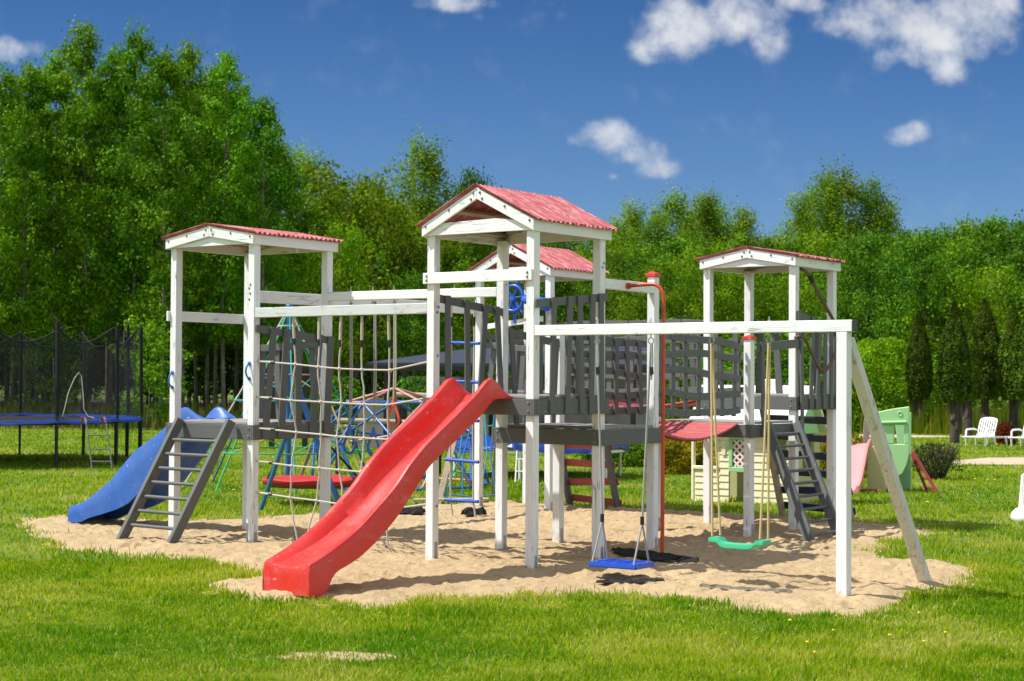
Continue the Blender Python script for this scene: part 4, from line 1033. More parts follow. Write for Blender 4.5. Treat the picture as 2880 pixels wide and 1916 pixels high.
KIND = {'alder': [make_tree(16.5, .22, 5.4, pf_alder, 42, 5, 15000, .185, .28, .75, .05, 20+i, 'alder_leaf', 'alder_bark', .13) for i in range(5)],
        'birch': [make_tree(15, .18, 5.8, pf_birch, 52, 7, 19000, .165, .34, .9, .42, 40+i, 'birch_leaf', 'birch_bark', .13) for i in range(3)],
        'willow': [make_tree(9, .06, 7.5, pf_round, 44, 6, 17000, .18, .38, .8, .10, 60+i, 'willow_leaf', 'alder_bark', .10, multi=3) for i in range(4)],
        'oak': [make_tree(11, .12, 7.5, pf_round, 42, 6, 16000, .19, .40, .45, .0, 80+i, 'oak_leaf', 'dark_bark', .16) for i in range(3)],
        'under': [make_tree(5, .08, 3.4, pf_round, 22, 5, 3200, .17, .28, .7, .05, 100+i, 'alder_leaf', 'alder_bark', .035, multi=2) for i in range(3)]}
F_, PXC = 4659.86, 1440
def place_tree(kind, var, X_, Y_, top, label, group, cat='tree', wide=1.0, rot=None, name=None):
    tr, cr, H = KIND[kind][var % len(KIND[kind])]
    o = thing(name or {'under': 'young_tree'}.get(kind, kind+'_tree'), label, cat, group=group, loc=(X_, Y_, -.05), rot=rot if rot is not None else random.uniform(0, 6.28))
    sz = top/H; sxy = sz**.6*wide*random.uniform(.92, 1.08)
    o.scale = (sxy, sxy, sz)
    for nm, m in (('trunk', tr), ('crown', cr)):
        c = bpy.data.objects.new(nm, m); COL.objects.link(c); c.parent = o
    return o
# (X, Y, height) in metres; the wood on the left
GA = 'tall green trees of the wood on the left'; LA = 'tall bright green slender tree in the dense wood behind the trampoline and ladder tower'
for i, (x, yt, y) in enumerate([(-260, 150, 65), (-140, 160, 66), (-30, 205, 63), (75, 185, 66), (165, 150, 70), (232, 70, 66), (300, 150, 72), (380, 76, 66), (450, 150, 63), (520, 125, 68), (580, 190, 72), (635, 160, 66), (690, 250, 70), (738, 275, 64), (778, 395, 67)]):
    place_tree('alder', i, (x-PXC)/F_*y, y, 1.9+(1064-yt)/F_*y, LA, GA, wide=.80)
for i in range(15):
    x = -260+i*73+random.uniform(-20, 20); y = random.uniform(75, 88)
    place_tree('alder', i+2, (x-PXC)/F_*y, y, 1.9+(1064-(260+random.uniform(-40, 60)+max(0, x-650)*.9))/F_*y, LA, GA, wide=.95)
for i in range(16):
    x = -240+i*69+random.uniform(-22, 22); y = random.uniform(92, 112)
    place_tree('alder', i+1, (x-PXC)/F_*y, y, 1.9+(1064-(330+random.uniform(-40, 60)+max(0, x-650)*.9))/F_*y, LA, GA, wide=1.1)
for i in range(3):
    x = -230+i*330+random.uniform(-25, 25); y = random.uniform(60, 73)
    place_tree('under', i, (x-PXC)/F_*y, y, random.uniform(3.0, 5.2), 'low young tree growing at the foot of the wood on the left', 'young trees at the edge of the wood', 'young tree')
for i in range(26):
    x = -330+i*46+random.uniform(-18, 18); y = random.uniform(98, 124)
    place_tree('willow' if i % 3 else 'oak', i, (x-PXC)/F_*y, y, random.uniform(7, 11), 'shaded bushy tree deep inside the wood on the left', 'bushy trees deep inside the wood', wide=1.15)
GM = 'trees along the far edge of the lawn'
MID = [('birch', 862, 420, 97, .9, 'birch with a pale trunk rising just right of the tall wood'), ('oak', 965, 520, 98, .7, 'small dark tree between the pale birch and the wide yellow-green tree'),
       ('willow', 1035, 505, 80, 1.0, 'wide yellow-green tree behind the overhead beams'), ('birch', 1205, 395, 92, 1.15, 'tall round topped tree left of the highest red roof'), ('oak', 1318, 492, 96, .6, 'dark green tree partly hidden by the highest red roof'),
       ('willow', 905, 640, 72, .7, 'yellow-green bushy tree under the pale birch'), ('willow', 1130, 600, 84, .8, 'bushy tree under the tall round topped tree')]
for k, x, yt, y, wd, lb in MID: place_tree(k, int(x), (x-PXC)/F_*y, y, 1.9+(1064-yt)/F_*y, lb, GM, wide=wd)
GB = 'slender birches above the middle of the playset'
for i, (x, yt) in enumerate([(1700, 640), (1740, 625), (1788, 575), (1842, 610), (1890, 545), (1930, 590), (1967, 550), (2018, 556), (2062, 630), (2108, 588), (2160, 660)]):
    y = 104+(i % 3)*4
    place_tree('birch', i, (x-PXC)/F_*y, y, 1.9+(1070-yt)/F_*y, 'slender pointed birch in the row showing above the swing beam', GB, wide=.98)
for i, (x, yt, w) in enumerate([(2236, 548, .8), (2297, 492, 1.0), (2368, 474, 1.15), (2430, 512, 1.0), (2474, 570, .9)]):
    y = 95+i*1.5
    place_tree('birch', i, (x-PXC)/F_*y, y, 1.9+(1072-yt)/F_*y, 'tall weeping birch in the high clump above the right tower roof', 'birches of the high clump', wide=w)
GW = 'bushy trees of the belt on the right'; LW = 'bushy mid green tree in the belt behind the right half of the playset'
for i in range(16):
    x = 1240+i*112+random.uniform(-25, 25); y = random.uniform(86, 96); k = ('oak', 'willow', 'oak')[i % 3]
    yt = np.interp(x, [1240, 1700, 2100, 2200, 2430, 2540, 2660, 2760, 2900], [640, 690, 690, 690, 640, 680, 615, 640, 600])+random.uniform(-15, 20)
    place_tree(k, i, (x-PXC)/F_*y, y, 1.9+(1070-yt)/F_*y, LW, GW, wide=.9)
for i in range(15):
    x = 850+i*145+random.uniform(-35, 35); y = random.uniform(68, 84); k = ('willow', 'oak', 'oak', 'willow')[i % 4] if 2150 > x else ('oak', 'willow', 'oak', 'oak')[i % 4]
    yt = np.interp(x, [850, 1300, 2300, 2450, 2900], [760, 740, 770, 700, 700])+random.uniform(-50, 90)
    place_tree(k, i+1, (x-PXC)/F_*y, y, 1.9+(1070-yt)/F_*y, LW, GW, wide=random.uniform(.62, .85))
for i in range(18):
    x = 900+i*115+random.uniform(-25, 25); y = random.uniform(104, 118)
    yt = np.interp(x, [900, 1300, 1700, 2200, 2500, 2900], [600, 600, 690, 690, 680, 620])
    place_tree('oak', i, (x-PXC)/F_*y, y, 1.9+(1070-yt)/F_*y, LW, GW, wide=1.2)
def leafy(name, label, cat, group, loc, n, fn, size, mat, seed, stem=None, flat=.3, rot=0):
    """plant with a leaf crown: fn(r, n) gives leaf centres"""
    r = np.random.default_rng(seed); t = thing(name, label, cat, group=group, loc=loc, rot=rot)
    c = fn(r, n); oc = c.copy(); oc[:, 2] -= np.median(c[:, 2]); oc[:, 2] *= .6 if name != 'conifer' else .05; oc /= np.linalg.norm(oc, axis=1, keepdims=True)+.05
    V = leaf_quads(c, size*r.uniform(.6, 1.4, n), oc, r, flat, k0=1.5 if name == 'conifer' else 1.0)
    cl = vnoise(c[:, 0]*1.0+c[:, 1], c[:, 2]+c[:, 1]*.5, .25, 1)
    me = npmesh('foliage', V, np.full(n, 4), np.arange(4*n), mat, np.repeat(np.clip(.45+(cl-.5)*.9+r.normal(0, .2, n), 0, 1), 4))
    o = bpy.data.objects.new('foliage', me); COL.objects.link(o); o.parent = t
    if stem: obj('stems', stem(r), 'dark_bark', t)
    return t
for i in range(14):
    x = 1900+i*72+random.uniform(-15, 15); y = random.uniform(63, 69)
    X_ = (x-PXC)/F_*y
    if x < 2490 or i % 3 == 0:
        place_tree('under', i, X_, y, random.uniform(2.8, 4.4), 'low bushy shrub at the foot of the tree belt behind the conifers', 'shrubs at the foot of the tree belt', 'shrub', wide=1.5, name='shrub')
# clipped conifer columns with bare trunks
def thuja_pts(H, b, w):
    def f(r, n):
        t = r.random(n)**.85; z = b+(H-b)*t
        rad = w/2*np.where(t < .10, .72+2.8*t, 1.0-.97*np.clip((t-.40)/.60, 0, 1)**1.55)
        a = r.random(n)*2*np.pi; k = 1-np.abs(r.normal(0, .10, n))
        lump = 1+.14*(vnoise(a*1.2, z*1.2, .5, 0)-.5)*2+.10*(vnoise(a*1.0, z*1.0, .2, 1)-.5)*2
        return np.stack([np.cos(a)*rad*k*lump*.93, np.sin(a)*rad*k*lump*.93, z], -1)
    return f
def thuja(x, yt, yb, wpx, y, label, seed):
    hor = 1065.6+.0061*(x-1440); Z_ = lambda yy: 1.9+(hor-yy)/F_*y
    X_ = (x-PXC)/F_*y; H, b, w = Z_(yt), Z_(yb), wpx/F_*y
    t = leafy('conifer', label, 'conifer', 'clipped conifer columns on the right', (X_, y, -.05), 17000, thuja_pts(H, b, w), .085, 'thuja_leaf', seed)
    r = np.random.default_rng(seed); mb = MB()
    mb.tube([(0, 0, -.1), (.03, 0, b*.5), (0, .03, b+.2), (0, 0, H*.93)], [.17, .14, .15, .02], 8)
    for k in range(4): mb.tube([(r.normal(0, .08), r.normal(0, .08), b*r.uniform(.2, .6)), (r.normal(0, .16), r.normal(0, .1), b+.25)], [.08, .07], 6)
    obj('trunk', mb, 'dark_bark', t, smooth=60)
for a in [(2585, 870, 1120, 74, 62, 'small clipped conifer column, leftmost of the row'), (2684, 843, 1128, 92, 52, 'tall conifer column on a thick ivy clad trunk, nearest of the row'), (2722, 862, 1122, 76, 58, 'dark conifer column half hidden behind the ivy clad one'),
          (2770, 836, 1120, 108, 60, 'broadest conifer column, directly behind the white lounger'), (2850, 852, 1122, 84, 58, 'conifer column near the picture edge behind the red leaved shrub'), (2902, 836, 1122, 110, 57, 'conifer column at the very edge behind the second lounger')]:
    thuja(*a, seed=int(a[0]))
# hedge, yellow bush, bare bush, red shrub
def blob(w, d, h, z0=.0, k=.85):
    def f(r, n):
        a = r.random(n)*2*np.pi; cz = r.random(n); rad = np.sqrt(1-(np.abs(cz-.35)/.66)**2.4)*(k+(1-k)*r.random(n)**.5)
        lump = 1+.22*(vnoise(a*1.5, cz*3, .6, 0)-.5)*2
        return np.stack([np.cos(a)*rad*lump*w/2, np.sin(a)*rad*lump*d/2, z0+cz*h*(.9+.2*lump-.2)], -1)
    return f
def stems(h, w, k=14):
    def g(r):
        mb = MB()
        for i in range(k):
            a = r.random()*6.28; q = r.random()**.6
            mb.tube([(math.cos(a)*.12*w*q, math.sin(a)*.12*w*q, -.05), (math.cos(a)*.3*w*q, math.sin(a)*.3*w*q, h*.5), (math.cos(a)*.46*w*q+r.normal(0, .03), math.sin(a)*.46*w*q, h*r.uniform(.8, 1.05))], [.014, .010, .004], 5)
        return mb
    return g
leafy('hedge', 'clipped bright green hedge behind the low platform and red pole', 'hedge', None, (2.75, 37.2, -.05), 9000, blob(2.3, 1.1, .95), .075, 'hedge_leaf', 301, stems(.8, 1.6))
leafy('flowering_shrub', 'yellow leaved shrub behind the cream playhouse', 'shrub', 'yellow shrubs', (3.55, 34.5, -.05), 8000, blob(1.5, 1.0, 1.0), .07, 'yellow_leaf', 302, stems(.8, 1.2))
leafy('flowering_shrub', 'yellow shrub showing through the playhouse side window', 'shrub', 'yellow shrubs', (4.75, 32.5, -.05), 7000, blob(1.7, 1.0, .95), .07, 'yellow_leaf', 303, stems(.8, 1.2))
leafy('flowering_shrub', 'small orange-yellow shrub behind the green toy climber', 'shrub', 'yellow shrubs', (6.55, 33.5, -.05), 5000, blob(1.5, .9, 1.0), .06, 'yellow_leaf', 304, stems(.8, 1.2))
leafy('bush', 'twiggy round bush with sparse leaves near the red toy ladder', 'bush', None, (8.42, 32.9, -.05), 1500, blob(1.05, 1.0, .62, .16, .45), .045, 'bush_leaf', 305, stems(.72, 1.1, 130))
leafy('shrub', 'small dark red leaved shrub beside the white loungers', 'shrub', None, (15.35, 51.5, -.05), 2500, blob(.62, .6, .75, 0, .4), .07, 'red_leaf', 306, stems(.75, .6, 20))
leafy('hedge', 'tall yellow-green hedge left of the clipped conifers', 'hedge', None, (14.0, 63, -.05), 15000, blob(3.8, 2.2, 3.9), .11, 'willow_leaf', 307, stems(2.8, 2.6))
# ================================================================== THINGS ON THE LAWN
# ---- trampoline with safety net
TC, TR, TZ = Vector((-12.0, 37.6, 0)), 3.5, .95
TP = thing('trampoline', 'large round blue trampoline with tall black safety net by the wood', 'trampoline', loc=TC)
ring = lambda R_, z, n=64, a0=0: [Vector((R_*math.cos(a+a0), R_*math.sin(a+a0), z)) for a in np.linspace(0, 2*math.pi, n, endpoint=False)]
obj('frame', MB().tube(ring(TR, TZ-.05), .035, 8, closed=True), 'black_steel', TP, smooth=60)
mb = MB(); q = []; n = 96
for R_, z in ((TR-.42, TZ-.03), (TR-.3, TZ+.01), (TR-.05, TZ+.015), (TR+.07, TZ-.02), (TR+.08, TZ-.06)):
    for i in range(n):
        a = 2*math.pi*i/n; q.append((R_*math.cos(a), R_*math.sin(a), z+.014*math.sin(a*13)+.01*math.sin(a*29)))
fs = [(k*n+i, k*n+(i+1) % n, (k+1)*n+(i+1) % n, (k+1)*n+i) for k in range(4) for i in range(n)]
obj('safety_pad', mb.add(q, fs), 'blue_vinyl', TP, smooth=60)
mb = MB(); mb.add([(0, 0, TZ-.08)]+[(p.x, p.y, TZ-.03) for p in ring(TR-.4, 0, 48)], [(0, 1+i, 1+(i+1) % 48) for i in range(48)])
obj('jump_mat', mb, 'black_cloth', TP)
angs = [R(-47+k*28.0) for k in range(13)]
for k, a in enumerate(angs):
    d = Vector((math.cos(a), math.sin(a), 0))
    zt = 3.08+rng.normal(0, .05)
    pl = obj('net_pole', MB().tube([d*(TR+.02)+Vector((0, 0, -.05)), d*(TR+.03)+Vector((0, 0, 1.0)), d*(TR+.0)+Vector((0, 0, zt))], .028, 8), 'black_steel', TP, smooth=60)
    obj('foam_sleeve', MB().tube([d*(TR+.03)+Vector((0, 0, 1.05)), d*(TR+.0)+Vector((0, 0, zt-.05))], .042, 8), 'black_cloth', pl, smooth=60)
    obj('leg', MB().tube([d*(TR-.02)+Vector((0, 0, TZ-.06)), d*(TR-.02)+Vector((0, 0, -.06)), d*(TR-.55)+Vector((0, 0, -.06))], .026, 8), 'black_steel', TP, smooth=60)
q = []; m = 13*8; full = 2*math.pi/R(28.0)
for i in range(m+1):
    a = angs[0]+R(28.0)*i/8; s = (i % 8)/8; sag = .36*math.sin(math.pi*s)
    for j in range(7):
        t = j/6; R_ = TR-.10-.22*math.sin(math.pi*s)*t
        q.append((R_*math.cos(a), R_*math.sin(a), TZ+.02+(2.0-sag)*t))
fs = [(i*7+j, (i+1)*7+j, (i+1)*7+j+1, i*7+j+1) for i in range(m) for j in range(6)]
nt_ = obj('safety_net', MB().add(q, fs), 'black_mesh_net', TP, smooth=80)
obj('net_hem', MB().tube([Vector(q[i*7+6]) for i in range(m+1)], .018, 6), 'black_cloth', nt_, smooth=60)
LD = thing('trampoline_ladder', 'narrow metal ladder with rusty hooks leaning on the large trampoline', 'ladder', loc=(-8.85, 34.7, 0))
for k in (0, 1):
    x0 = .42*k
    obj('rail', MB().tube([(-.18+x0, .35, 1.0), (-.13+x0, .30, .99), (-.05+x0, .18, .62), (.12+x0, -.12, -.06)], .016, 8), 'dull_steel', LD, smooth=60)
    obj('hook', MB().tube([(-.28+x0, .48, .93), (-.25+x0, .46, 1.03), (-.17+x0, .36, 1.02), (-.11+x0, .28, .86)], .024, 8), 'rust_steel', LD, smooth=60)
for z, f in ((.66, .0), (.38, .5), (.12, .9)):
    p = Vector((-.05, .18, .62)).lerp(Vector((.12, -.12, -.06)), (.62-z)/.68)
    obj('rung', MB().tube([p, p+Vector((.42, 0, 0))], .013, 8), 'dull_steel', LD, smooth=60)
RP = thing('hanging_rope', 'thin pale rope looped over the trampoline edge', 'rope', loc=(-9.1, 34.9, 0))
obj('strand', MB().tube([(-.35, 0, 1.05), (-.30, 0, 1.25), (-.24, .02, 1.55), (-.12, .03, 1.85), (-.02, .03, 1.98), (.03, .03, 1.90), (.08, .0, 1.5), (.10, 0, 1.2), (.18, 0, 1.06), (.32, 0, 1.02)], .010, 6), 'pale_rope', RP, smooth=60)
# ---- second, low trampoline
T2P = thing('trampoline', 'small low trampoline with crumpled blue cover behind the rear tower', 'trampoline', loc=(.55, 33.2, 0))
obj('frame', MB().tube(ring(1.75, .50), .035, 8, closed=True), 'white_plastic', T2P, smooth=60)
mb = MB(); q = [(0, 0, .60)]; n = 72; rr = np.random.default_rng(9)
for k, (R_, z) in enumerate(((.6, .62), (1.1, .64), (1.5, .66), (1.74, .66), (1.80, .60), (1.81, .52))):
    for i in range(n):
        a = 2*math.pi*i/n; q.append((R_*math.cos(a), R_*math.sin(a), z+.06*math.sin(a*5+k)+.03*math.sin(a*17+k*2)+rr.normal(0, .006)))
fs = [(0, 1+i, 1+(i+1) % n) for i in range(n)]+[(1+k*n+i, 1+k*n+(i+1) % n, 1+(k+1)*n+(i+1) % n, 1+(k+1)*n+i) for k in range(5) for i in range(n)]
obj('cover', mb.add(q, fs), 'blue_vinyl', T2P, smooth=50)
for a in np.linspace(0, 2*math.pi, 6, endpoint=False):
    d = Vector((math.cos(a+.3), math.sin(a+.3), 0)); obj('leg', MB().tube([d*1.74+Vector((0, 0, .5)), d*1.74+Vector((0, 0, -.06))], .028, 8), 'white_plastic', T2P, smooth=60)
L2 = thing('trampoline_ladder', 'short white ladder at the low blue trampoline', 'ladder', loc=(.22, 31.35, 0))
for x in (-.11, .11): obj('rail', MB().tube([(x, .12, .55), (x-.03, -.05, -.06)], .016, 8), 'white_plastic', L2, smooth=60)
for z in (.15, .38): obj('rung', MB().tube([(-.13, 0, z), (.10, 0, z)], .014, 8), 'white_plastic', L2, smooth=60)
# ---- rope pyramid
PY = thing('rope_pyramid', 'colourful rope climbing pyramid on a blue mast behind the ladder tower', 'climbing net', loc=(-3.9, 29, 0))
obj('mast', MB().tube([(0, 0, -.1), (0, 0, 3.12)], .05, 10), 'blue_steel', PY, smooth=60)
obj('mast_cap', MB().ball((0, 0, 3.13), .075, 10, 6), 'blue_steel', PY, smooth=80)
colr = ['teal_rope', 'green_rope', 'yellow_net_rope', 'blue_rope', 'pale_rope', 'green_rope', 'teal_rope', 'yellow_net_rope']
def pyr(a, z): k = 1.75*(3.05-z)/3.05+.05; return Vector((k*math.cos(a), k*math.sin(a), z))
for i in range(8):
    a = i*math.pi/4+.2
    obj('rope', MB().tube([pyr(a, 3.05), pyr(a, 1.5)+Vector((0, 0, -.04)), pyr(a, .0)], .016, 6), colr[i], PY, smooth=60)
for z, cn in ((2.80, 'pale_rope'), (2.38, 'blue_rope'), (1.95, 'pink_steel'), (1.50, 'teal_rope'), (1.05, 'yellow_net_rope'), (.62, 'green_rope')):
    obj('ring_rope', MB().tube([pyr(i*math.pi/4+.2, z)+(Vector((0, 0, 0)) if True else 0) for i in range(8)], .015, 6, closed=True), cn, PY, smooth=60)
for i in range(8):
    a, b = i*math.pi/4+.2, (i+1)*math.pi/4+.2
    obj('rope', MB().tube([pyr(a, 1.95), pyr((a+b)/2, 1.75), pyr(b, 1.5)], .012, 5), ('pale_rope', 'teal_rope')[i % 2], PY, smooth=60)
    obj('rope', MB().tube([pyr(b, 1.05), pyr(a, .62)], .012, 5), ('green_rope', 'yellow_net_rope')[i % 2], PY, smooth=60)
# ---- geodesic climbing dome
DM = thing('climbing_dome', 'blue and pink steel climbing dome behind the rope net', 'climbing dome', loc=(-2.12, 30, 0))
bmd = bmesh.new(); bmesh.ops.create_icosphere(bmd, subdivisions=2, radius=1.72); k = 0
bmesh.ops.rotate(bmd, verts=bmd.verts, cent=(0, 0, 0), matrix=Matrix.Rotation(.35, 3, 'Z'))
for e in bmd.edges:
    a, b = e.verts[0].co.copy(), e.verts[1].co.copy()
    if min(a.z, b.z) < -.1: continue
    m_ = 'pink_steel' if (max(a.z, b.z) > 1.6 or k % 5 in (1,)) else 'blue_steel'
    thick = .025 if m_ == 'blue_steel' else .022
    obj('bar', MB().tube([a, b], thick, 7), m_, DM, smooth=60); k += 1
for v in bmd.verts:
    if v.co.z > -.1: obj('joint', MB().ball(tuple(v.co), .045, 8, 5), 'black_steel' if v.co.z > 1.6 else 'blue_steel', DM, smooth=80)
bmd.free()
# ---- nest swing with its blue frame
NS = thing('nest_swing', 'red oval nest swing hanging on black ropes from a blue tube frame', 'swing', loc=(-3.05, 25.6, 0), rot=.12)
mb = MB(); n = 40; q = []
for (R_, z) in ((.05, .30), (.45, .31), (.66, .345), (.73, .36), (.78, .335), (.775, .28), (.72, .25), (.3, .235), (.05, .23)):
    for i in range(n):
        a = 2*math.pi*i/n; q.append((R_*math.cos(a), R_*.80*math.sin(a), z+.010*math.sin(7*a)*(R_/.78)))
fs = [(k*n+i, k*n+(i+1) % n, (k+1)*n+(i+1) % n, (k+1)*n+i) for k in range(8) for i in range(n)]+[tuple(range(n-1, -1, -1)), tuple(range(8*n, 9*n))]
obj('seat', mb.add(q, fs), 'red_cloth', NS, smooth=60)
q = []
for (R_, z) in ((.73, .262), (.70, .225), (.4, .205), (.05, .20)):
    for i in range(n):
        a = 2*math.pi*i/n; q.append((R_*math.cos(a), R_*.80*math.sin(a), z))
obj('seat_base', MB().add(q, [(k*n+i, k*n+(i+1) % n, (k+1)*n+(i+1) % n, (k+1)*n+i) for k in range(3) for i in range(n)]), 'grey_cloth', NS, smooth=60)
for sy in (-1, 1):
    for sx in (-1, 1): obj('rope', MB().tube([(sx*.70, sy*.22, .35), (-.22, sy*.16, 1.36)], .014, 6), 'black_cloth', NS, smooth=60)
    obj('rope', MB().tube([(-.22, sy*.16, 1.36), (-.22, sy*.16, 1.66)], .016, 6), 'black_cloth', NS, smooth=60)
obj('top_bar', MB().tube([(-.22, -1.15, 1.68), (-.22, 1.25, 1.68)], .04, 9), 'blue_steel', NS, smooth=60)
for sy in (-1.05, 1.15):
    for sx in (-.55, .62): obj('leg', MB().tube([(-.22, sy, 1.66), (-.22+sx, sy*1.12, -.06)], .034, 8), 'teal_steel' if sx < 0 else 'blue_steel', NS, smooth=60)
# ---- sloping net frame
NF = thing('net_frame', 'weathered wooden A-frame with blue rope net beside the rear tower', 'climbing net', loc=(-.72, 25.9, 0))
for (a, b) in (((-.42, .0, -.08), (-.10, .9, 1.35)), ((.62, .0, -.08), (.52, .9, 1.35)), ((.42, 1.6, -.08), (.52, .92, 1.35)), ((-.45, 1.7, -.08), (-.10, .92, 1.35))):
    obj('leg', MB().bar(a, b, .09, .06, (0, 1, 0)), 'raw_wood_z', NF, bevel=.004)
obj('crossbar', MB().bar((-.2, .91, 1.38), (.62, .91, 1.38), .08, .08), 'raw_wood_x', NF, bevel=.004)
for i in range(4):
    s = .12+.25*i; a = Vector((-.42, 0, -.08)).lerp(Vector((-.10, .9, 1.35)), s); b = Vector((.62, 0, -.08)).lerp(Vector((.52, .9, 1.35)), s)
    obj('rope', MB().tube([a, a.lerp(b, .5)-Vector((0, 0, .05)), b], .012, 6), 'teal_rope' if i % 2 else 'blue_rope', NF, smooth=60)
for i in range(4):
    s = .1+.26*i; a = Vector((-.42, 0, -.08)).lerp(Vector((.62, 0, -.08)), s)+Vector((0, .1, .12)); b = Vector((-.1, .9, 1.35)).lerp(Vector((.52, .9, 1.35)), s)
    obj('rope', MB().tube([a, a.lerp(b, .5)+Vector((.08*(-1)**i, -.04, 0)), b], .012, 6), 'blue_rope' if i % 2 else 'teal_rope', NF, smooth=60)
LB = thing('balance_beam', 'low weathered plank step lying at the back of the sand', 'plank', loc=(-.95, 25.55, 0), rot=.05)
obj('board', MB().bar((-.55, 0, .03), (.6, 0, .045), .22, .035), 'raw_wood_x', LB, bevel=.004)
# ---- log rail fence behind the dome
for (x0, x1, z, y, lb) in ((-2.35, -1.35, 1.55, 33.2, 'upper pale log rail behind the blue dome'), (-3.6, -1.9, 1.02, 33.4, 'lower pale log rail behind the blue dome')):
    t = thing('log_rail', lb, 'log rail', loc=((x0+x1)/2, y, 0), group='log rails behind the dome'); L = (x1-x0)/2
    obj('log', MB().tube([(-L, 0, z+.02), (0, .01, z+.01), (L, 0, z-.02)], .055, 10), 'raw_wood_x', t, smooth=60)
    for s in (-L+.1, L-.1): obj('post', MB().tube([(s, .06, -.08), (s, .06, z+.04)], .05, 8), 'dark_timber', t, smooth=60)
# ---- playhouse
PH = thing('playhouse', 'cream plastic playhouse with pale green door frame behind the low right platform', 'playhouse', loc=(3.50, 26.48, 0), rot=-.52)
def lap(x0, x1, z0, z1, y, th=.05, n=5, nm='wall', mat='cream_plastic'):
    mb = MB(); h = (z1-z0)/n
    for i in range(n):
        a, b = z0+h*i, z0+h*(i+1)-.008
        mb.add([(x0, y-.014, a), (x1, y-.014, a), (x1, y-.002, b), (x0, y-.002, b), (x0, y+th, a), (x1, y+th, a), (x1, y+th, b), (x0, y+th, b)],
               [(3,2,1,0),(4,5,6,7),(0,1,5,4),(1,2,6,5),(2,3,7,6),(3,0,4,7)])
    mb.box((x0, y+.004, z0), (x1, y+th-.004, z1))
    return obj(nm, mb, mat, PH)
lap(-.60, -.18, -.05, .46, -.02); lap(-.18, -.02, -.05, 1.05, -.02, n=10); lap(.34, 1.06, -.05, .50, -.02); lap(.34, .62, .50, 1.05, -.02, n=5); lap(.95, 1.08, .50, 1.05, -.02, n=5)
obj('porch_post', MB().tube([(-.64, 0, -.05), (-.64, 0, 1.02)], .035, 10), 'cream_plastic', PH, smooth=50)
obj('porch_rail', MB().box((-.64, -.05, .462), (-.185, .05, .52)), 'cream_plastic', PH, bevel=.01)
wf = obj('window_frame', MB().box((-.40, -.03, .93), (-.185, .03, 1.02)).box((-.225, -.03, .52), (-.185, .03, .93)).box((-.64, -.03, .93), (-.40, .03, 1.02)), 'cream_plastic', PH, bevel=.006)
obj('door_frame', MB().box((-.018, -.045, .44), (.34, .03, .52)).box((-.018, -.045, .523), (.045, .03, .95)).box((.29, -.045, .523), (.34, .03, .95)).box((-.018, -.045, .953), (.34, .03, 1.05)), 'pale_green_plastic', PH, bevel=.006)
lat = MB()
for i in range(-4, 8):
    lat.bar((.045+i*.07, -.02, .523), (.045+i*.07+.33, -.02, .523+.43), .012, .022, (0, 1, 0)) if False else None
for sgn in (1, -1):
    for c in np.arange(-.44, .45, .11):
        pts = []
        for x in (.048, .287):
            z = .735+sgn*(x-.167)*1.0+c
            pts.append([x, z])
        (xa, za), (xb, zb) = pts
        def clip(xa, za, xb, zb):
            for lim in (.525, .948):
                pass
            t0, t1 = 0.0, 1.0; dz = zb-za
            for lo, hi in ((.525, .948),):
                if abs(dz) > 1e-9:
                    ta, tb = (lo-za)/dz, (hi-za)/dz
                    if ta > tb: ta, tb = tb, ta
                    t0, t1 = max(t0, ta), min(t1, tb)
            return t0, t1
        t0, t1 = clip(xa, za, xb, zb)
        if t1-t0 > .1:
            lat.bar((xa+(xb-xa)*t0, -.02+.004*sgn, za+(zb-za)*t0), (xa+(xb-xa)*t1, -.02+.004*sgn, za+(zb-za)*t1), .030, .006, (0, 1, 0))
obj('lattice', lat, 'white_plastic', PH)
obj('lattice_back', MB().box((.045, .005, .523), (.29, .02, .95)), 'red_ring_plastic', PH)
obj('doorway', MB().box((-.012, .30, -.05), (.335, .33, .44)), 'olive_and_shaded_cream_plastic', PH)
obj('rear_wall', MB().box((-.62, .98, -.05), (1.06, 1.03, .46)).box((.34, .98, .463), (1.06, 1.03, 1.05)), 'olive_and_shaded_cream_plastic', PH)
obj('side_wall', MB().box((1.08, .0, -.05), (1.13, 1.0, .48)).box((1.08, .0, .483), (1.13, .2, 1.05)).box((1.08, .75, .483), (1.13, 1.0, 1.05)), 'olive_and_shaded_cream_plastic', PH)  # cream wall on the shaded side, its shade put into the colour
rf = MB()
for i in range(6):
    f0, f1 = i/6, (i+1)/6; za, zb = 1.07+.72*f0, 1.07+.72*f1-.02; ya, yb = -.15+.62*f0, -.15+.62*f1
    rf.add([(-.72, ya, za), (1.22, ya, za), (1.22, yb, zb), (-.72, yb, zb), (-.72, ya+.01, za+.05), (1.22, ya+.01, za+.05), (1.22, yb+.01, zb+.03), (-.72, yb+.01, zb+.03)],
           [(3,2,1,0),(4,5,6,7),(0,1,5,4),(1,2,6,5),(2,3,7,6),(3,0,4,7)])
rf.add([(-.72, .48, 1.77), (1.22, .48, 1.77), (1.22, 1.15, 1.05), (-.72, 1.15, 1.05), (-.72, .5, 1.82), (1.22, .5, 1.82), (1.22, 1.18, 1.09), (-.72, 1.18, 1.09)],
       [(3,2,1,0),(4,5,6,7),(0,1,5,4),(1,2,6,5),(2,3,7,6),(3,0,4,7)])
obj('roof', rf, 'white_plastic', PH)
obj('chimney', MB().box((.35, .38, 1.7), (.62, .58, 1.92)), 'white_plastic', PH, bevel=.01)
obj('gable', MB().prism([(1.085, .02, 1.06), (1.085, .98, 1.06), (1.085, .5, 1.70)], (.04, 0, 0)), 'pale_green_plastic', PH)
obj('mail_slot', MB().box((-.135, -.05, .70), (-.065, -.036, .90)), 'cream_plastic', PH, bevel=.008)
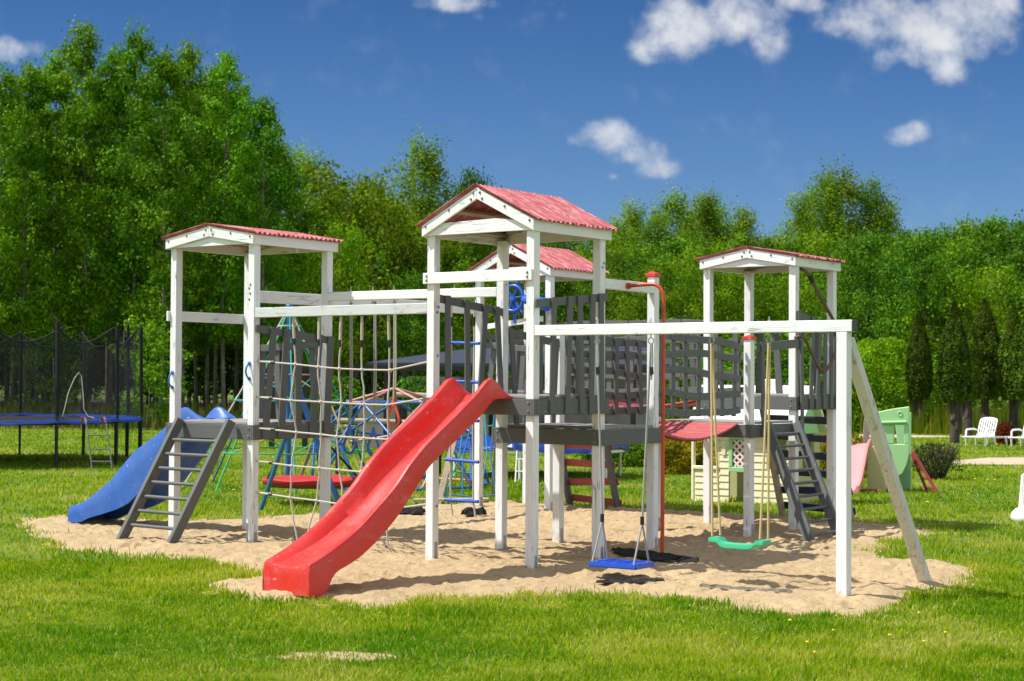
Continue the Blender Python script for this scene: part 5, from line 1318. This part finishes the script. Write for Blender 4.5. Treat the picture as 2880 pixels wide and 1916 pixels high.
# ---- green toy climber with pink slide
GC = thing('toy_climber', 'pale green plastic toddler climber with pink slide and red ladder', 'toy climber', loc=(6.55, 29.1, 0), rot=-.3)
fp = MB()
for poly in ([(-.12, 1.131), (.42, 1.131), (.42, 1.46), (.15, 1.42), (-.12, 1.36)], [(-.12, .801), (.16, .801), (.16, 1.129), (-.12, 1.129)], [(.33, .801), (.42, .801), (.42, 1.129), (.33, 1.129)],
             [(-.12, .80), (-.12, .50), (-.02, .40), (.16, .20), (.30, .28), (.38, .45), (.42, .62), (.42, .80)]):
    fp.prism([(x, .0, z) for x, z in poly], (0, .07, 0))
obj('front_panel', fp, 'pale_green_plastic', GC, bevel=.012)
obj('lower_panel', MB().prism([(-.30, -.004, .76), (-.30, -.004, -.05), (.02, -.004, -.05), (.0, -.004, .36), (-.10, -.004, .50), (-.124, -.004, .76)], (0, .074, 0)), 'olive_and_shaded_cream_plastic', GC, bevel=.012)
obj('ledge', MB().bar((-.10, -.022, 1.17), (.38, -.022, 1.19), .05, .045), 'pale_green_plastic', GC, bevel=.015)
obj('spy_hole', MB().tube([(.26+.035*math.cos(a), -.004, 1.33+.04*math.sin(a)) for a in np.linspace(0, 2*math.pi, 16, endpoint=False)], .009, 6, closed=True), 'pale_green_plastic', GC, smooth=60)
obj('rear_panel', MB().prism([(.10, .80, 1.30), (.40, .80, 1.34), (.40, .80, -.05), (.20, .80, -.05), (.18, .80, .6)], (0, .07, 0)), 'pale_green_plastic', GC, bevel=.01)
sa = MB()
for poly in ([(-.36, .70), (-.24, .70), (-.25, 1.20), (-.34, 1.15)], [(-.34, 1.152), (-.25, 1.202), (-.06, 1.202), (.0, 1.25), (-.05, 1.36), (-.20, 1.40), (-.31, 1.30)], [(-.06, .70), (.0, .70), (.0, 1.20), (-.06, 1.20)]):
    sa.prism([(x-.06, .40, z) for x, z in poly], (0, .07, 0))
obj('side_arch', sa, 'mauve_plastic', GC, bevel=.008)
obj('side_wall', MB().prism([(-.30, .074, .0), (-.30, .80, .0), (-.30, .80, .70), (-.30, .074, .70)], (.05, 0, 0)), 'olive_and_shaded_cream_plastic', GC)
obj('platform', MB().box((-.24, .076, .56), (.38, .798, .62)), 'mauve_plastic', GC, bevel=.01)
obj('entry_post', MB().prism([(-.80, -.05, 1.30), (-.72, -.05, 1.15), (-.68, -.05, .8), (-.76, -.05, .70), (-.84, -.05, .75)], (0, .07, 0)), 'pale_green_plastic', GC, bevel=.01)
q = []; tab = [(0, .78), (.08, .79), (.2, .74), (.38, .55), (.55, .32), (.72, .12), (.85, .03), (.95, .0)]
ts, zs = smooth_tab(tab, 28, 2)
sec = [(-.26, -.05), (-.265, .09), (-.235, .10), (-.20, .02), (0, .0), (.20, .02), (.235, .10), (.265, .09), (.26, -.05)]
dx, dy = -.62, -.50
for s, z in zip(ts, zs):
    for a, b in sec: q.append((-.50+a*1.02-.16*s, .16-s*.95, z+b))
M = len(sec); fs = [(i*M+j, i*M+j+1, (i+1)*M+j+1, (i+1)*M+j) for i in range(27) for j in range(M-1)]+[tuple(range(M)), tuple(range(27*M+M-1, 27*M-1, -1))]
obj('slide_chute', MB().add(q, fs), 'pink_plastic', GC, smooth=50)
obj('slide_foot', MB().box((-.40, -.30, -.05), (-.02, -.24, .02)), 'maroon_plastic', GC, bevel=.01)
lad = obj('ladder_rail', MB().bar((.47, .03, .68), (.92, -.1, -.05), .05, .06, (0, 1, 0)), 'maroon_plastic', GC, bevel=.012)
obj('ladder_rail', MB().bar((.44, .36, .62), (.72, .22, -.05), .05, .06, (0, 1, 0)), 'maroon_plastic', GC, bevel=.012)
for f in (.2, .42, .64, .86):
    a = Vector((.47, .03, .68)).lerp(Vector((.92, -.1, -.05)), f); b = Vector((.44, .36, .62)).lerp(Vector((.72, .22, -.05)), f)
    obj('tread', MB().bar(a, b, .06, .04), 'maroon_plastic', lad, bevel=.008)
# ---- white and pink toy at the right edge
PT = thing('toy_slide', 'small white and pink plastic toy slide on the grass at the right edge', 'toy slide', loc=(7.35, 23.2, 0))
obj('upright', MB().add([(-.25, -.06, .05), (.1, -.06, .05), (.1, -.06, .62), (-.20, -.06, .62), (-.25, .08, .05), (.1, .08, .05), (.1, .08, .62), (-.20, .08, .62)], [(3,2,1,0),(4,5,6,7),(0,1,5,4),(1,2,6,5),(2,3,7,6),(3,0,4,7)]), 'white_plastic', PT, bevel=.02, bseg=2)
obj('foot', MB().ball((-.12, -.05, .02), .26, 18, 8, (1, .9, .62)), 'white_plastic', PT, smooth=70)
obj('band', MB().tube([(-.19, -.02, .17), (.2, -.02, .17)], .075, 12), 'pink_plastic', PT, smooth=60)
q = [(.12, -.2, .60), (.12, .2, .60), (.9, .2, .02), (.9, -.2, .02), (.12, -.2, .56), (.12, .2, .56), (.9, .2, -.03), (.9, -.2, -.03)]
obj('chute', MB().add(q, [(3,2,1,0),(4,5,6,7),(0,1,5,4),(1,2,6,5),(2,3,7,6),(3,0,4,7)]), 'pink_plastic', PT, bevel=.01)
# ---- loungers
def lounger(label, x, y):
    t = thing('sun_lounger', label, 'sun lounger', loc=(x, y, 0), group='white plastic loungers', rot=.75)
    for yy in (-.30, .30): obj('side_rail', MB().bar((-.62, yy, .24), (1.0, yy, .22), .05, .055), 'white_plastic', t, bevel=.012)
    st = MB()
    for i in range(9): st.bar((-.60+i*.085, -.27, .245), (-.60+i*.085, .27, .245), .06, .02)
    obj('seat', st, 'white_plastic', t)
    th = 1.15; c_, s_ = math.cos(th), math.sin(th)
    P_ = lambda a, yy, d=0: (.13+a*c_-d*s_, yy, .26+a*s_+d*c_)
    bk = obj('backrest', MB().prism([P_(.0, -.30), P_(.0, .30), P_(.08, .30), P_(.08, -.30)], (-.02, 0, .01)), 'white_plastic', t)
    obj('headrest', MB().prism([P_(.50, -.30), P_(.50, .30), P_(.56, .27), P_(.60, .15), P_(.61, 0), P_(.60, -.15), P_(.56, -.27)], (-.02, 0, .01)), 'white_plastic', t)
    for i in range(8):
        yy = -.275+i*.0786
        obj('back_slat', MB().prism([P_(.08, yy-.019), P_(.08, yy+.019), P_(.50, yy+.019), P_(.50, yy-.019)], (-.02, 0, .01)), 'white_plastic', bk)
    for yy in (-.33, .33):
        obj('armrest', MB().tube([(-.42, yy, .25), (-.40, yy, .42), (-.34, yy, .46), (.05, yy, .47), (.16, yy, .44)], .028, 8), 'white_plastic', t, smooth=60)
        for xx in (-.45, .10, .75): obj('leg', MB().tube([(xx, yy*.95, .22), (xx+.05, yy, -.06)], [.035, .024], 8), 'white_plastic', t, smooth=60)
lounger('white plastic lounger with raised slatted back in front of the broadest conifer', 14.22, 50)
lounger('white plastic lounger cut off by the right edge of the picture', 15.47, 49.6)
# ---- pavilion
PV = thing('pavilion', 'dark roofed open pavilion with black posts and pale back wall behind the playset', 'pavilion', loc=(0, 45, 0))
mb = MB(); mb.add([(-3.95, 0, 2.24), (4.6, 0, 2.24), (4.6, 5.5, 2.86), (-.2, 5.5, 2.90), (-3.95, 0, 2.32), (4.6, 0, 2.32), (4.6, 5.5, 2.94), (-.2, 5.5, 2.98)], [(3,2,1,0),(4,5,6,7),(0,1,5,4),(1,2,6,5),(2,3,7,6),(3,0,4,7)])
obj('roof', mb, 'pavilion_roof_sheet', PV)
obj('fascia', MB().bar((-6.6, -.06, 2.17), (4.6, -.06, 2.17), .08, .13), 'dark_timber', PV)
for x in (-6.5, -5.6, -4.25, -3.4, -2.9, -.9, 1.2, 3.3): obj('post', MB().box((x-.07, -.08, -.1), (x+.07, .06, 2.1)), 'dark_timber', PV)
obj('back_wall', MB().box((-3.2, 3.0, -.1), (4.4, 3.1, 1.95)), 'pale_wall', PV)
for x in (-2.2, -.6, 1.0, 2.6): obj('wall_strip', MB().box((x-.06, 2.96, -.1), (x+.06, 2.999, 1.95)), 'dark_timber', PV)
obj('low_wall', MB().box((-4.3, 1.0, -.1), (-3.2, 1.1, 1.35)), 'pale_wall', PV)
for (x, y, s_) in ((-4.6, 44.6, 401), (-2.6, 44.4, 402)):
    leafy('climbing_plant', ('leafy climber hanging from the left end of the pavilion beam', 'leafy climber hanging beside the pale pavilion wall')[s_-401], 'climbing plant', 'climbers on the pavilion', (x, y, 1.1), 1800, blob(1.2, .4, .9), .09, 'alder_leaf', s_, stems(1.1, 1.4))
def picnic(label, x, y, rot):
    t = thing('picnic_table', label, 'picnic table', loc=(x, y, 0), rot=rot, group='picnic tables')
    obj('top', MB().box((-.9, -.36, .70), (.9, .36, .745)), 'pale_wall', t, bevel=.006)
    for s in (-1, 1): obj('bench', MB().box((-.9, s*.75-.13, .42), (.9, s*.75+.13, .46)), 'pale_wall', t, bevel=.006)
    for xx in (-.6, .6):
        for s in (-1, 1): obj('leg', MB().bar((xx, s*.2, .70), (xx, s*.72, -.08), .05, .09, (1, 0, 0)), 'dark_timber', t)
        obj('tie', MB().bar((xx+.05, -.8, .40), (xx+.05, .8, .40), .04, .08), 'dark_timber', t)
picnic('picnic table with black X legs seen under the slatted bridge', 2.35, 41.5, 1.45)
picnic('picnic table standing right of the first one behind the red pole', 4.0, 41.8, 1.6)
# ---- scraps in the sand
def scrap(name, label, cat, pts, w, h, mat, seed):
    """crumpled strip of cloth or weed along pts"""
    r = np.random.default_rng(seed); pts = [Vector(p) for p in pts]; q = []; n = len(pts); K = 9
    for i, p in enumerate(pts):
        d = (pts[min(i+1, n-1)]-pts[max(0, i-1)]).normalized(); s = Vector((-d.y, d.x, 0)); ww = w*(.35+.65*math.sin(math.pi*(i+.6)/(n+.2)))*r.uniform(.7, 1.2)
        for k in range(K):
            t = k/(K-1)-.5; q.append(p+s*(t*ww)+Vector((0, 0, (h*(1-4*t*t))*r.uniform(.3, 1.2)+.012)))
    fs = [(i*K+k, i*K+k+1, (i+1)*K+k+1, (i+1)*K+k) for i in range(n-1) for k in range(K-1)]
    o = bpy.data.objects.new(name, None); COL.objects.link(o); o.location = pts[0]; tag(o, label, cat)
    ORG[o.name] = dict(org=pts[0])
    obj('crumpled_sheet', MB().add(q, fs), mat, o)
    return o
def lerpn(a, b, n, wob, seed):
    r = np.random.default_rng(seed); return [(a[0]+(b[0]-a[0])*i/(n-1)+r.normal(0, wob), a[1]+(b[1]-a[1])*i/(n-1)+r.normal(0, wob), 0.0) for i in range(n)]
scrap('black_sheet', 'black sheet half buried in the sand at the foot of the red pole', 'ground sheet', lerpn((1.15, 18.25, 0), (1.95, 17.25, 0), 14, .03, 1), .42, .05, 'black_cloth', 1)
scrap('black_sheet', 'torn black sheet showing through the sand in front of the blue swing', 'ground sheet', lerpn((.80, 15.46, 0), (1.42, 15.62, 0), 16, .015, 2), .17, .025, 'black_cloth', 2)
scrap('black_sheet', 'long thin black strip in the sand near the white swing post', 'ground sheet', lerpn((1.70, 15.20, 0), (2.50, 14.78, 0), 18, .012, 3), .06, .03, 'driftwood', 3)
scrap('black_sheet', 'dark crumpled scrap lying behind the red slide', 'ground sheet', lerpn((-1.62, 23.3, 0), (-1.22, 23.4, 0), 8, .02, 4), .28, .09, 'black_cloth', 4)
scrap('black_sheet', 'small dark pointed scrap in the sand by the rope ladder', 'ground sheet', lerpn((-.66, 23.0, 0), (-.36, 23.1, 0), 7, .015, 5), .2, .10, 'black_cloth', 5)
ST = thing('stick', 'bent dark stick lying in the sand under the red slide', 'stick', loc=(-1.5, 19.3, 0))
obj('branch', MB().tube([(-.10, .35, .10), (-.05, .1, .06), (.02, -.3, .07), (.10, -.75, .03), (.16, -1.0, .04)], [.02, .018, .016, .012, .006], 6), 'driftwood', ST, smooth=60)
RE = thing('rope_end', 'frayed end of a net rope lying on the sand', 'rope', loc=W(-2.07, .05))
obj('strand', MB().tube([(0, 0, .10), (.01, -.02, .04), (.03, -.08, .02), (.04, -.16, .015)], [.02, .026, .022, .010], 7), 'brown_rope', RE, smooth=60)
# ---- dandelions
dm_head = MB().ball((0, 0, .0), .021, 10, 5, (1, 1, .55)); 
first = None
for i, (x, y) in enumerate([(2.10, 11.75), (2.17, 12.9), (2.38, 12.25), (2.75, 12.05), (2.95, 11.85), (3.28, 13.35), (3.22, 12.3), (2.05, 11.2), (8.9, 31.0), (9.15, 31.4), (8.75, 31.3), (-4.6, 27.5), (6.4, 25.5), (4.3, 14.9)]):
    if first is None:
        t = thing('dandelion', 'yellow dandelion flower in the front lawn', 'flower', loc=(x, y, 0), group='dandelions in the lawn')
        hd = obj('bloom', MB().ball((0, 0, .055), .014, 10, 5, (1, 1, .6)), 'dandelion_yellow', t, smooth=80)
        sm = obj('stem', MB().tube([(0, 0, -.05), (.004, 0, .02), (0, 0, .05)], .002, 5), 'hedge_leaf', t); first = t
    else:
        t = first.copy(); COL.objects.link(t); t.location = (x, y, random.uniform(-.02, .02)); s = random.uniform(.8, 1.3)*(1.9 if y > 25 else 1); t.scale = (s, s, 1)
        for ch in list(first.children):
            c_ = ch.copy(); COL.objects.link(c_); c_.parent = t
    t['label'] = 'small yellow dandelion flower standing in the lawn'
# ================================================================== SKY, SUN, CAMERA
Sv = Vector((-.539, -.051, .8406)).normalized()
sun = bpy.data.lights.new('sun', 'SUN'); so_ = bpy.data.objects.new('sun', sun); COL.objects.link(so_)
sun.energy = 4.9; sun.angle = R(.53); sun.color = (1.0, .968, .915)
so_.rotation_euler = Sv.to_track_quat('Z', 'Y').to_euler()
w = bpy.data.worlds.new('World'); sc.world = w; w.use_nodes = True
nt = w.node_tree; nt.nodes.clear()
out = nt.nodes.new('ShaderNodeOutputWorld'); bg = nt.nodes.new('ShaderNodeBackground')
sky = nt.nodes.new('ShaderNodeTexSky'); sky.sky_type = 'NISHITA'; sky.sun_disc = False
sky.sun_elevation = math.asin(Sv.z); sky.sun_rotation = math.atan2(Sv.x, Sv.y)
sky.altitude = 200; sky.air_density = 1.0; sky.dust_density = .3; sky.ozone_density = 3.5
tc = nt.nodes.new('ShaderNodeTexCoord'); sep = nt.nodes.new('ShaderNodeSeparateXYZ'); nt.links.new(tc.outputs['Generated'], sep.inputs[0])
def mth(op, a, b=None, c=None, clamp=False):
    n = nt.nodes.new('ShaderNodeMath'); n.operation = op; n.use_clamp = clamp
    for i, s in enumerate((a, b, c)):
        if s is None: continue
        if isinstance(s, (int, float)): n.inputs[i].default_value = s
        else: nt.links.new(s, n.inputs[i])
    return n.outputs[0]
yp = mth('MAXIMUM', sep.outputs['Y'], .02)
gx_ = mth('DIVIDE', sep.outputs['X'], yp); gz_ = mth('DIVIDE', sep.outputs['Z'], yp)
cb = nt.nodes.new('ShaderNodeCombineXYZ'); nt.links.new(gx_, cb.inputs[0]); nt.links.new(gz_, cb.inputs[1])
# clouds: (x/y, z/y of the direction, half width, half height, strength)
CL = [((a*1.2219-1440)/4660, (1066-b*1.2219)/4660, c*.000262, d*.000262, e) for a, b, c, d, e in [
    (1565, 50, 95, 70, 1.0), (1690, 35, 120, 60, 1.0), (1495, 110, 50, 32, .85), (1765, 85, 60, 45, .8), (1630, 95, 60, 28, .7), (1860, -5, 100, 26, .9),
    (1985, 35, 100, 55, .95), (2120, 55, 130, 75, 1.1), (2245, 50, 100, 75, 1.05), (2085, 115, 80, 42, .9), (2180, 150, 52, 40, .9), (2290, 10, 60, 60, .9),
    (1400, 312, 66, 40, 1.0), (1335, 318, 34, 18, .75), (1480, 340, 62, 36, .85), (1512, 385, 54, 24, .8), (1440, 360, 40, 18, .6), (1408, 405, 16, 9, .6),
    (2085, 306, 46, 24, .9), (2108, 288, 28, 18, .7), (30, 118, 62, 30, 1.0), (70, 135, 40, 18, .7), (985, 2, 70, 16, .8), (1070, 4, 80, 22, .95), (1105, 32, 24, 18, .65), (1290, 36, 22, 16, .42), (1055, 318, 24, 8, .3)]]
nz = nt.nodes.new('ShaderNodeTexNoise'); nz.inputs['Scale'].default_value = 36; nz.inputs['Detail'].default_value = 8; nz.inputs['Roughness'].default_value = .57
nt.links.new(cb.outputs[0], nz.inputs['Vector'])
nz2 = nt.nodes.new('ShaderNodeTexNoise'); nz2.inputs['Scale'].default_value = 13; nz2.inputs['Detail'].default_value = 5
nt.links.new(cb.outputs[0], nz2.inputs['Vector'])
tot = None
for (cx, cz, hw, hh, st) in CL:
    dx = mth('DIVIDE', mth('SUBTRACT', gx_, cx), hw); dz = mth('DIVIDE', mth('SUBTRACT', gz_, cz), hh)
    d2 = mth('ADD', mth('MULTIPLY', dx, dx), mth('MULTIPLY', dz, dz))
    g = mth('MULTIPLY', mth('MAXIMUM', mth('SUBTRACT', 1.0, mth('MULTIPLY', d2, .42)), 0), st)
    tot = g if tot is None else mth('SMOOTH_MAX', tot, g, .25)
den = mth('ADD', tot, mth('MULTIPLY', mth('SUBTRACT', nz.outputs['Fac'], .5), 2.7))
den = mth('ADD', den, mth('MULTIPLY', mth('SUBTRACT', nz2.outputs['Fac'], .5), .9))
mr = nt.nodes.new('ShaderNodeMapRange'); mr.interpolation_type = 'SMOOTHSTEP'; mr.inputs['From Min'].default_value = .22; mr.inputs['From Max'].default_value = 1.5
nt.links.new(den, mr.inputs['Value'])
msk = mth('MULTIPLY', mr.outputs[0], mth('GREATER_THAN', sep.outputs['Y'], .05))
msk = mth('MULTIPLY', msk, mth('MINIMUM', mth('MULTIPLY', mth('POWER', tot, 1.4), 2.0), 1.0))
msk = mth('MULTIPLY', msk, .96)
hs = nt.nodes.new('ShaderNodeHueSaturation'); hs.inputs['Saturation'].default_value = 1.0; hs.inputs['Value'].default_value = 1.0
# northern sky ahead tinted deep blue; unseen bright clouds added elsewhere as fill light
up_t = nt.nodes.new('ShaderNodeMapRange'); up_t.inputs['From Min'].default_value = .08; up_t.inputs['From Max'].default_value = .24; nt.links.new(gz_, up_t.inputs['Value'])
tn = nt.nodes.new('ShaderNodeMix'); tn.data_type = 'RGBA'; nt.links.new(up_t.outputs[0], tn.inputs[0]); tn.inputs[6].default_value = (.37, .51, .72, 1); tn.inputs[7].default_value = (.185, .345, .555, 1)
nb = nt.nodes.new('ShaderNodeMix'); nb.data_type = 'RGBA'; nb.blend_type = 'MULTIPLY'; nb.inputs[0].default_value = 1; nt.links.new(sky.outputs[0], nb.inputs[6]); nt.links.new(tn.outputs[2], nb.inputs[7])
nz3 = nt.nodes.new('ShaderNodeTexNoise'); nz3.inputs['Scale'].default_value = 2.6; nz3.inputs['Detail'].default_value = 6; nt.links.new(tc.outputs['Generated'], nz3.inputs['Vector'])
fill_cloud = nt.nodes.new('ShaderNodeMapRange'); fill_cloud.interpolation_type = 'SMOOTHSTEP'; fill_cloud.inputs['From Min'].default_value = .44; fill_cloud.inputs['From Max'].default_value = .60; nt.links.new(nz3.outputs['Fac'], fill_cloud.inputs['Value'])
fm = mth('MULTIPLY', fill_cloud.outputs[0], mth('GREATER_THAN', sep.outputs['Z'], .0))
oth = nt.nodes.new('ShaderNodeMix'); oth.data_type = 'RGBA'; nt.links.new(fm, oth.inputs[0]); nt.links.new(sky.outputs[0], oth.inputs[6]); oth.inputs[7].default_value = (9.5, 9.4, 9.3, 1)
nf = nt.nodes.new('ShaderNodeMapRange'); nf.interpolation_type = 'SMOOTHSTEP'; nf.inputs['From Min'].default_value = .45; nf.inputs['From Max'].default_value = .86; nt.links.new(sep.outputs['Y'], nf.inputs['Value'])
skm = nt.nodes.new('ShaderNodeMix'); skm.data_type = 'RGBA'; nt.links.new(nf.outputs[0], skm.inputs[0]); nt.links.new(oth.outputs[2], skm.inputs[6]); nt.links.new(nb.outputs[2], skm.inputs[7])
nt.links.new(skm.outputs[2], hs.inputs['Color'])
mx = nt.nodes.new('ShaderNodeMix'); mx.data_type = 'RGBA'
shade = nt.nodes.new('ShaderNodeMapRange'); shade.inputs['From Min'].default_value = .3; shade.inputs['From Max'].default_value = .75; shade.inputs['To Min'].default_value = 0; shade.inputs['To Max'].default_value = 1
nt.links.new(nz2.outputs['Fac'], shade.inputs['Value'])
cc = nt.nodes.new('ShaderNodeMix'); cc.data_type = 'RGBA'; nt.links.new(shade.outputs[0], cc.inputs[0])
cc.inputs[6].default_value = (4.7, 5.0, 5.5, 1); cc.inputs[7].default_value = (6.7, 6.75, 6.85, 1)
nt.links.new(msk, mx.inputs[0]); nt.links.new(hs.outputs[0], mx.inputs[6]); nt.links.new(cc.outputs[2], mx.inputs[7])
nt.links.new(mx.outputs[2], bg.inputs['Color']); bg.inputs['Strength'].default_value = .10
nt.links.new(bg.outputs[0], out.inputs[0])
cam = bpy.data.cameras.new('camera'); co_ = bpy.data.objects.new('camera', cam); COL.objects.link(co_); sc.camera = co_
cam.sensor_width = 36; cam.lens = F_/2880*36; cam.clip_end = 5000; cam.clip_start = .1
pitch, roll = .0231, .0061
fw = Vector((0, math.cos(pitch), math.sin(pitch))); rt = Vector((1, 0, 0)); up = rt.cross(fw)
# the horizon falls to the right: roll the camera anticlockwise
rt2 = rt*math.cos(roll)+up*math.sin(roll); up2 = -rt*math.sin(roll)+up*math.cos(roll)
co_.matrix_world = Matrix(((rt2.x, up2.x, -fw.x, 0), (rt2.y, up2.y, -fw.y, 0), (rt2.z, up2.z, -fw.z, CAMH), (0, 0, 0, 1)))
cam.dof.use_dof = True; cam.dof.focus_distance = 17.5; cam.dof.aperture_fstop = 3.5
vs = sc.view_settings; vs.view_transform = 'Standard'; vs.look = 'None'; vs.exposure = .42; vs.gamma = 1; vs.use_curve_mapping = False
sc.cycles.max_bounces = 8; sc.cycles.transparent_max_bounces = 24; sc.cycles.caustics_reflective = False; sc.cycles.caustics_refractive = False
sc.cycles.use_denoising = True
